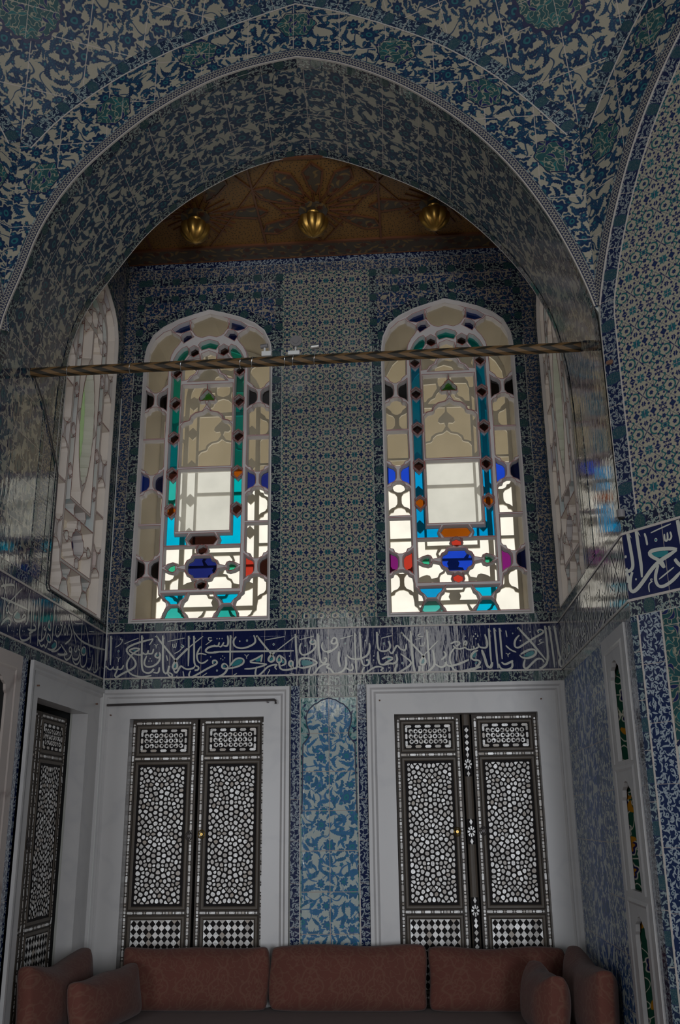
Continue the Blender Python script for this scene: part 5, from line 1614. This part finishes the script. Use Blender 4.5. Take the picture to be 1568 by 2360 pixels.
def make_leaf(label):
    """one shutter leaf, hinged corner at its lower left; x to the right, z up, face towards -y"""
    root = empty('window_shutter', label=label, cat='shutter', group='inlaid window shutters')
    fr = Frame((0, 0, 0), (1, 0, 0), (0, -1, 0))
    z = lambda zz: zz - ZB
    mb = MB(); mb.box((0, 0, 0), (W0, 0.03, HT)); obj('shutter_board', mb, 'wood_dark', root)
    zt, zr1, zr2, zb = z(2.250), z(2.020), z(1.077), z(0.600)
    bd = MB()
    for x in (0.021, W0 - 0.021): beads(bd, fr, z(0.575), zt - 0.008, True, x)
    for zz in (zt, zr1, zr2, zb): beads(bd, fr, 0.034, W0 - 0.034, False, zz)
    obj('pearl_border', bd, 'pearl', root, merge=False)
    pan = [(z(2.238), z(2.034)), (z(2.006), z(1.091)), (z(1.063), z(0.614))]
    panels = []
    for nm, (v1, v0) in zip(('upper_panel', 'middle_panel', 'lower_panel'), pan):
        mo = MB(); u0, u1 = 0.036, W0 - 0.036
        for (d0, d1, wa, wb) in ((0.003, 0.008, 0.001, 0.005), (0.008, 0.018, 0.005, 0.005), (0.018, 0.024, 0.005, 0.002)):
            A, B2 = rect(u0 + d0, v0 + d0, u1 - d0, v1 - d0), rect(u0 + d1, v0 + d1, u1 - d1, v1 - d1)
            for i in range(4):
                j = (i + 1) % 4; mo.face([fr.p(*A[i], wa), fr.p(*A[j], wa), fr.p(*B2[j], wb), fr.p(*B2[i], wb)])
        plate(mo, fr, rect(u0, v0, u1, v1), [rect(u0 + 0.0032, v0 + 0.0032, u1 - 0.0032, v1 - 0.0032)], 0.0006, None, 1)
        plate(mo, fr, rect(u0 + 0.018, v0 + 0.018, u1 - 0.018, v1 - 0.018), (), 0.0006, None, 1)
        panels.append(obj(nm, mo, ['wood_moulding', 'ebony'], root))
    # upper panel: capsules round three rows of rings
    tp = MB(); cx, u0, u1 = W0 / 2, 0.068, W0 - 0.068
    v1, v0 = pan[0][0] - 0.028, pan[0][1] + 0.028
    for k in range(5):
        x = u0 + 0.022 + (u1 - u0 - 0.044) * k / 4
        for v in (v1 - 0.010, v0 + 0.010): piece(tp, fr, lozenge(x, v, 0.022, 0.0085, 0.3))
    for k in range(3):
        v = v0 + 0.030 + (v1 - v0 - 0.060) * k / 2
        for x in (u0 + 0.008, u1 - 0.008): piece(tp, fr, lozenge(x, v, 0.018, 0.0075, 0.3, True))
    for row in range(3):
        for k in range(8): ringpiece(tp, fr, u0 + 0.038 + (u1 - u0 - 0.076) * (k + (0.12 if row == 2 else 0)) / 7.1, (v0 + v1) / 2 + (row - 1) * 0.033 * -1, 0.0148)
    obj('ring_inlay', tp, 'pearl', panels[0], merge=False)
    sp = MB(); cy = (pan[1][0] + pan[1][1]) / 2
    ln = MB()
    for (ox, oy) in ((0, 0),):
        for (ra, rb) in ((0.066, 0.056),):
            q = [(cx + ox + (ra if k % 2 == 0 else rb) * math.sin(2 * PI * k / 20), cy + oy + (ra if k % 2 == 0 else rb) * math.cos(2 * PI * k / 20)) for k in range(20)]
            for k in range(20): bar(ln, fr, q[k], q[(k + 1) % 20], 0.0022, 0.0006, 0.0016)
    obj('star_fillet', ln, 'wood_moulding', panels[1])
    for q in CELLS: piece(sp, fr, [(cx + a, cy + b * 0.992) for a, b in q], 0.0002)
    obj('star_inlay', sp, 'pearl', panels[1], merge=False)
    ck = MB(); u0, u1 = 0.064, W0 - 0.064; v1, v0 = pan[2][0] - 0.028, pan[2][1] + 0.028
    nx = 8; dx = (u1 - u0) / nx; ny = round((v1 - v0) / dx / 1.06); dy = (v1 - v0) / ny
    for i in range(nx + 1):
        for j in range(ny + 1):
            c = (u0 + i * dx, v0 + j * dy); q = [(c[0] - dx / 2, c[1]), (c[0], c[1] - dy / 2), (c[0] + dx / 2, c[1]), (c[0], c[1] + dy / 2)]
            q = [(min(u1, max(u0, a)), min(v1, max(v0, b))) for a, b in q]
            q2 = [p for k, p in enumerate(q) if p != q[k - 1]]
            if len(q2) > 2 and abs(signed_area(q2)) > 1e-6: piece(ck, fr, q2)
    obj('checker_inlay', ck, 'pearl', panels[2], merge=False)
    return root
def copy_tree(o, parent=None):
    c = o.copy(); col.objects.link(c)
    if parent: c.parent = parent
    for ch in o.children: copy_tree(ch, c)
    return c
def pull(leaf, x, zz, m_):
    mb = MB(); fr = Frame((0, 0, 0), (1, 0, 0), (0, -1, 0)); v = zz - ZB
    n = 20
    mb.tube([fr.p(x + 0.021 * math.cos(2 * PI * k / n), v + 0.026 * math.sin(2 * PI * k / n), 0.010) for k in range(n + 1)], 0.0032, 6, cap=False)
    for k in range(6):
        a = 2 * PI * k / 6
        mb.tube([fr.p(x, v, 0.012), fr.p(x + 0.021 * math.cos(a), v + 0.026 * math.sin(a), 0.010)], 0.0024, 6)
    plate(mb, fr, disc(x, v, 0.009, 10), (), 0.0, 0.014)
    obj('ring_pull', mb, m_, leaf)
proto = make_leaf('left leaf of the pearl-inlaid shutters in the left window')
lv = [(proto, (-1.331, 0.070, ZB), 1.0, 0.0, None)]
for lab in ('right leaf of the pearl-inlaid shutters in the left window, with brass pull', 'left leaf of the pearl-inlaid shutters in the right window, with brass pull',
            'brightest pearl-inlaid shutter leaf, at the right of the right window, dark pull', 'pearl-inlaid shutter leaf by the far white jamb of the left side wall window'):
    c = copy_tree(proto); c['label'] = lab; lv.append((c, None, 1, 0, lab))
def put_leaf(o, loc, sx, rz):
    o.location = loc; o.rotation_euler = (0, 0, rz); o.scale = (sx, 1, 1)
put_leaf(lv[0][0], (-1.331, 0.070, ZB), 1.0, R(1.2))
put_leaf(lv[1][0], (-0.866, 0.070, ZB), 1.0, 0)
put_leaf(lv[2][0], (0.428, 0.070, ZB), 0.957, 0)
put_leaf(lv[3][0], (0.928, 0.070, ZB), 0.957, 0)
put_leaf(lv[4][0], (-1.53 - 0.112, -0.302 - 0.454, ZB - 0.02), 1.02, R(90))
pull(lv[0][0], 0.415, 1.535, 'iron'); pull(lv[1][0], 0.034, 1.545, 'brass'); pull(lv[2][0], 0.392, 1.545, 'brass'); pull(lv[3][0], 0.040, 1.548, 'iron')
# second leaf of the side window, mostly hidden by the jamb
c = copy_tree(proto); c['label'] = 'pearl-inlaid shutter leaf by the near jamb of the left side wall window'; put_leaf(c, (-1.53 - 0.112, -0.302 - 0.915, ZB - 0.02), 1.02, R(90))
# the astragal between the right hand leaves, with pearl knots
root = empty('shutter_astragal', (0.8905, 0.066, ZB), label='slim half-round cover strip between the two right shutters, pearl knots', cat='cover strip')
fr = Frame((0, 0, 0), (1, 0, 0), (0, -1, 0))
mb = MB()
prof = [(-0.026, 0), (-0.022, 0.006), (-0.012, 0.011), (0, 0.013), (0.012, 0.011), (0.022, 0.006), (0.026, 0)]
for a, b in zip(prof, prof[1:]): mb.face([fr.p(a[0], 0, a[1]), fr.p(b[0], 0, b[1]), fr.p(b[0], HT, b[1]), fr.p(a[0], HT, a[1])])
obj('wood_strip', mb, 'wood_moulding', root)
def knot(z0):
    eb, kn = MB(), MB()
    plate(eb, fr, [(-0.022, z0 - 0.075), (-0.026, z0), (-0.022, z0 + 0.075), (0.022, z0 + 0.075), (0.026, z0), (0.022, z0 - 0.075)], (), 0.0136)
    f2 = Frame((0, -0.0140, 0), (1, 0, 0), (0, -1, 0))
    for k in range(8):
        a = 2 * PI * k / 8
        piece(kn, f2, [(0.010 * math.cos(a - 0.3), z0 + 0.012 * math.sin(a - 0.3)), (0.024 * math.cos(a - 0.2), z0 + 0.034 * math.sin(a - 0.2)), (0.024 * math.cos(a + 0.2), z0 + 0.034 * math.sin(a + 0.2)), (0.010 * math.cos(a + 0.3), z0 + 0.012 * math.sin(a + 0.3))], 0, 0.05)
    for s in (-1, 1):
        piece(kn, f2, [(0, z0 + s * 0.040), (0.010, z0 + s * 0.058), (0, z0 + s * 0.078), (-0.010, z0 + s * 0.058)], 0, 0.05)
    k_ = obj('knot_plate', eb, 'ebony', root); obj('pearl_knot', kn, 'pearl', k_, merge=False)
for zz in (1.955, 1.545, 1.085): knot(zz - ZB)
f2 = Frame((0, -0.0140, 0), (1, 0, 0), (0, -1, 0))
for (a, b) in ((2.20, 2.03), (1.01, 0.62)):
    eb, kn = MB(), MB()
    plate(eb, fr, rect(-0.020, b - ZB, 0.020, a - ZB), (), 0.0134)
    t = b - ZB + 0.02
    while t < a - ZB - 0.01:
        piece(kn, f2, [(0, t - 0.017), (0.0135, t), (0, t + 0.017), (-0.0135, t)], 0, 0.08); t += 0.040
    k_ = obj('diamond_plate', eb, 'ebony', root); obj('pearl_diamonds', kn, 'pearl', k_, merge=False)

# ------------------------------------------------------------------ tie rod across the arch, its wires and the little devices on it
RODA, RODB = Vector((-1.53, -1.6, 4.032)), Vector((1.53, -1.6, 4.042))
root = empty('tie_rod', tuple((RODA + RODB) / 2), label='long brown and black chevron striped wooden tie rod across the arch', cat='tie rod')
mb = MB(); L = (RODB - RODA).length / 2
mb.tube([(-L, 0, 0), (-L * 0.3, 0, 0), (L * 0.3, 0, 0), (L, 0, 0)], 0.029, 8)
o = obj('painted_beam', mb, 'rod_paint', root); root.rotation_euler = (0, -math.atan2(RODB.z - RODA.z, RODB.x - RODA.x), 0)
for s in (-1, 1):
    mb = MB(); mb.box((s * L - 0.004, -0.036, -0.036), (s * L + 0.004, 0.036, 0.036)); obj('wall_socket', mb, 'band_white', root)
wires = []
for i, px in enumerate((160, 303, 420, 556, 583, 658, 677, 726)):
    x = at_plane(px, 835, (0, -1.6, 0), (0, -1, 0)).x
    z0 = RODA.z + (x + 1.53) / 3.06 * (RODB.z - RODA.z)
    if not wires:
        mb = MB(); n = 14
        mb.tube([(0.004 * math.sin(2 * PI * k / n), 0.0315 * math.cos(2 * PI * k / n), 0.0315 * math.sin(2 * PI * k / n)) for k in range(n + 1)], 0.0018, 5, cap=False)
        o = obj('wire_tie', mb, 'silver')
    else:
        o = wires[0].copy(); col.objects.link(o)
    o.location = (x, -1.6, z0); wires.append(o)
    tag(o, ['thin wire tie on the rod before the left side window', 'thin wire tie on the rod left of the left stained window', 'thin wire tie on the rod before the middle of the left stained window',
            'first thin wire tie left of the small white fixture', 'thin wire tie just left of the small white fixture', 'thin wire tie left of the disc fixture', 'thin wire tie right of the disc fixture', 'thin wire tie under the silver canister'][i], 'wire tie', 'wire ties on the rod')
def on_rod(px, py):
    return at_plane(px, py, (0, -1.6, 0), (0, -1, 0))
p = on_rod(615, 818)
root = empty('clip_fixture', (p.x, -1.6, 4.07), label='small white clip fixture with grey head on the rod, leftmost of three', cat='fixture')
mb = MB(); mb.box((-0.026, -0.02, -0.006), (0.026, 0.02, 0.022)); obj('clip_base', mb, 'white_plastic', root)
mb = MB(); mb.tube([(-0.012, 0, 0.022), (-0.012, 0, 0.05)], 0.006); obj('stem', mb, 'white_plastic', root)
mb = MB(); mb.tube([(-0.034, 0, 0.060), (0.006, -0.004, 0.063)], 0.0125, 12); obj('fixture_head', mb, 'grey_plastic', root)
p = on_rod(678, 818)
root = empty('disc_fixture', (p.x, -1.6, 4.07), label='small white box with a grey round disc above it on the rod', cat='fixture')
mb = MB(); mb.box((-0.032, -0.018, -0.004), (0.032, 0.018, 0.018)); obj('clip_base', mb, 'white_plastic', root)
mb = MB(); mb.tube([(0.008, 0, 0.018), (0.010, 0, 0.05)], 0.004); obj('stem', mb, 'white_plastic', root)
mb = MB(); mb.tube([(0.010, -0.006, 0.085), (0.010, 0.006, 0.085)], 0.033, 18); mb.tube([(0.010, -0.010, 0.085), (0.010, 0.008, 0.085)], 0.018, 14); obj('disc', mb, 'grey_plastic', root)
p = on_rod(727, 806)
root = empty('canister_fixture', (p.x, -1.6, 4.072), label='small silver canister on a thin stem over the rod', cat='fixture')
mb = MB(); mb.tube([(0, 0, -0.006), (0, 0, 0.032)], 0.005); obj('stem', mb, 'grey_plastic', root)
mb = MB(); mb.tube([(-0.021, 0, 0.040), (0.021, -0.003, 0.043)], 0.0155, 14); obj('canister', mb, 'silver', root)

# ------------------------------------------------------------------ gilt pendants on the ceiling
def pendant(x, label):
    root = empty('ceiling_pendant', (x, -0.575, 5.742), label=label, cat='pendant', group='gilt ceiling pendants')
    mb = MB(); mb.lathe([(0.0, -0.001), (0.105, -0.001), (0.105, -0.012), (0.07, -0.02), (0.0, -0.02)], n=12); obj('rosette_plate', mb, 'ceiling_panel', root)
    mb = MB(); mb.lathe([(0.0, -0.018), (0.040, -0.018), (0.046, -0.030), (0.038, -0.040), (0.036, -0.052), (0.044, -0.060), (0.040, -0.072), (0.0, -0.072)], n=20); obj('stem', mb, 'gilt', root, smooth=True)
    mb = MB(); mb.lathe([(0.0, -0.066), (0.080, -0.070), (0.102, -0.088), (0.104, -0.115), (0.090, -0.158), (0.056, -0.196), (0.022, -0.214), (0.0, -0.217)], n=48, lob=0.16, nl=8); obj('lotus_bulb', mb, 'gilt', root, smooth=True)
    return root
p0 = pendant(-0.039, 'middle gilt bud pendant hanging under the dark ceiling')
for x, lb in ((-0.885, 'left gilt bud pendant half hidden behind the arch edge'), (0.815, 'right gilt bud pendant just behind the arch edge')):
    c = copy_tree(p0); c.location.x = x; c['label'] = lb

# ------------------------------------------------------------------ small fittings
mb = MB()
mb.tube([(-1.470, -0.052, 2.362), (-0.75, -0.052, 2.372), (-0.352, -0.052, 2.377), (-0.345, -0.052, 2.370), (-0.344, -0.052, 2.350)], 0.0075, 8)
for x in (-1.40, -0.40): mb.tube([(x, -0.052, 2.364), (x, -0.012, 2.364)], 0.005, 6)
tag(obj('curtain_rail', mb, 'iron'), 'thin dark iron rail across the lintel of the left marble surround', 'rail')
mb = MB()
mb.tube([(-1.522, -0.012, 4.6), (-1.519, -0.014, 2.95), (-1.514, -0.020, 2.86), (-1.512, -0.024, 2.55), (-1.500, -0.046, 2.45), (-1.497, -0.05, 2.0), (-1.495, -0.05, 0.6)], 0.0048, 6)
tag(obj('white_cable', mb, 'cable_white'), 'thin white cable running down the left corner of the alcove', 'cable')
mb = MB()
pts = [LEFT.p(*q, 0.012) for q in ((-1.60, 4.03), (-1.42, 3.93), (-1.155, 3.66), (-1.115, 3.60), (-1.108, 3.2), (-1.106, 2.93), (-1.08, 2.905), (-0.6, 2.905), (-0.12, 2.90), (-0.03, 2.895))]
mb.tube(pts, 0.0045, 6)
tag(obj('dark_cable', mb, 'cable_dark'), 'thin dark cable from the rod end round the left side window', 'cable')
c = at_plane(1438, 1186, PIER_R.o, PIER_R.n)
root = empty('wall_sensor', tuple(c), label='small grey cylinder fixed to the pier corner above the right inscription', cat='sensor')
mb = MB(); n_ = PIER_R.n
mb.tube([n_ * 0.0 + Vector((0, 0, 0.018)), n_ * 0.0 + Vector((0, 0, -0.018))], 0.019, 14); obj('sensor_body', mb, 'grey_plastic', root)
mb = MB(); mb.tube([Vector((0, 0, -0.018)), Vector((0, 0, -0.024))], 0.014, 14); obj('sensor_lens', mb, 'black_gap', root)
root.location = Vector(c) + PIER_R.n * 0.02
c = at_plane(1410, 838, PIER_R.o, PIER_R.n)
mb = MB(); mb.tube([Vector((0, 0, 0.008)), PIER_R.n * 0.03 + Vector((0, 0, -0.004))], [0.014, 0.009], 8)
o = tag(obj('iron_stub', mb, 'rust'), 'small rusty iron stub in the blue tile strip at right', 'stub'); o.location = c

# ------------------------------------------------------------------ the divan and its cushions
def cushion(name, label, size, loc, rz=0.0, rx=0.0, sag=0.02, puff=0.2, group=None, seed=0, flop=0.0):
    """stuffed cushion: x length, y thickness, z height, origin at the middle of its base"""
    Lx, Ty, Hz = size
    root = empty(name, loc, label=label, cat='cushion', group=group)
    root.rotation_euler = (rx, 0, rz)
    rnd = random.Random(seed); ph = [rnd.uniform(0, 6) for _ in range(6)]
    nx, nz, ny = 28, 16, 8
    def surf(a, b, c):       # a, b, c in -1..1 on the cube
        e = 3.4
        k = (abs(a) ** e + abs(c) ** e + 1e-9) ** (1 / e)
        m_ = max(abs(a), abs(c), 1e-6)
        k = max(1.0, k / m_ * 1.0)
        x, z = a, c
        # thickness falls off to the seams
        d = max(abs(a), abs(c))
        th = (1 - max(0, d) ** 5 * (1 - 0.45)) * (1 + puff * (1 - a * a) * (1 - c * c))
        pinch = 1 - 0.05 * (1 - abs(b)) * 0
        x *= (1 - 0.035 * (1 - min(1, abs(c))) ** 0 * (b * b) * 0.6)
        z2 = z * (1 - 0.05 * b * b)
        corner = (abs(a) ** 6) * (abs(c) ** 6)
        x *= 1 - 0.03 * corner; z2 *= 1 - 0.05 * corner
        px = x * Lx / 2 + 0.006 * math.sin(3 * c + ph[0])
        py = b * Ty / 2 * th / (1 + puff * 0.5) + 0.006 * math.sin(4 * a + ph[1]) * (1 - d)
        pz = (z2 + 1) * Hz / 2
        if c > 0: pz -= sag * (1 - a * a) ** 1.0 * c + 0.006 * math.sin(5 * a + ph[2]) * c
        px += flop * (pz / Hz) ** 2
        return Vector((px, py, pz))
    mb = MB()
    def grid(f, n, m):
        for i in range(n):
            for j in range(m):
                q = [f(-1 + 2 * i / n, -1 + 2 * j / m), f(-1 + 2 * (i + 1) / n, -1 + 2 * j / m), f(-1 + 2 * (i + 1) / n, -1 + 2 * (j + 1) / m), f(-1 + 2 * i / n, -1 + 2 * (j + 1) / m)]
                mb.face(q)
    grid(lambda s, t: surf(s, -1, t), nx, nz); grid(lambda s, t: surf(-s, 1, t), nx, nz)
    grid(lambda s, t: surf(1, s, t), ny, nz); grid(lambda s, t: surf(-1, -s, t), ny, nz)
    grid(lambda s, t: surf(s, t, 1), nx, ny); grid(lambda s, t: surf(s, -t, -1), nx, ny)
    o = obj('cushion_body', mb, 'velvet', root, smooth=True)
    md = o.modifiers.new('soft', 'SUBSURF'); md.levels = 1; md.render_levels = 2
    mp = o.modifiers.new('round', 'SMOOTH'); mp.factor = 0.5; mp.iterations = 26
    return root
SEAT = 0.565
G = 'velvet back cushions of the divan'
cushion('back_cushion', 'left of the three long wine-red back cushions, under the left shutters', (0.885, 0.20, 0.352), (-0.795, -0.175, SEAT), 0, R(-5), 0.016, 0.22, G, 1)
cushion('back_cushion', 'middle long wine-red back cushion below the blue tile panel', (0.925, 0.20, 0.356), (0.115, -0.175, SEAT), 0, R(-5), 0.004, 0.22, G, 2)
cushion('back_cushion', 'right of the three long wine-red back cushions, below the right shutters', (0.80, 0.20, 0.345), (0.990, -0.175, SEAT), 0, R(-5), 0.010, 0.22, G, 3)
SG = 'velvet side cushions of the divan'
cushion('side_cushion', 'wine-red cushion standing along the left wall, farther of the left pair', (0.86, 0.19, 0.385), (-1.400, -0.78, SEAT), R(88), R(-3), 0.05, 0.25, SG, 4)
cushion('side_cushion', 'wine-red cushion lying in front of the left wall cushion', (0.74, 0.19, 0.285), (-1.155, -0.66, SEAT), R(82), R(-8), 0.012, 0.3, SG, 5)
cushion('side_cushion', 'wine-red cushion standing against the right tiled wall', (0.90, 0.19, 0.375), (1.400, -0.76, SEAT), R(-89), R(-3), 0.045, 0.25, SG, 6)
cushion('side_cushion', 'plump wine-red cushion leaning in front of the right wall cushion', (0.52, 0.19, 0.325), (1.160, -0.80, SEAT), R(-84), R(-6), 0.03, 0.35, SG, 7)
root = empty('divan', (0, -0.5, 0), label='low U-shaped divan with brownish red velvet seat running round the alcove', cat='divan')
def put(name, mb, mm, **k):
    o = obj(name, mb, mm, **k); o.parent = root; o.matrix_parent_inverse = Matrix.Translation(root.location).inverted(); return o
mb = MB(); mb.box((-1.49, -0.78, 0.30), (1.49, -0.045, SEAT)); mb.box((-1.49, -2.0, 0.30), (-0.80, -0.78, SEAT)); mb.box((0.80, -2.0, 0.30), (1.49, -0.78, SEAT))
o = put('seat_mattress', mb, 'velvet_seat')
md = o.modifiers.new('bevel', 'BEVEL'); md.width = 0.03; md.segments = 3; md.limit_method = 'ANGLE'
mb = MB(); mb.box((-1.49, -0.74, 0.001), (1.49, -0.045, 0.30)); mb.box((-1.49, -1.98, 0.001), (-0.84, -0.74, 0.30)); mb.box((0.84, -1.98, 0.001), (1.49, -0.74, 0.30))
put('plinth', mb, 'wood_dark')
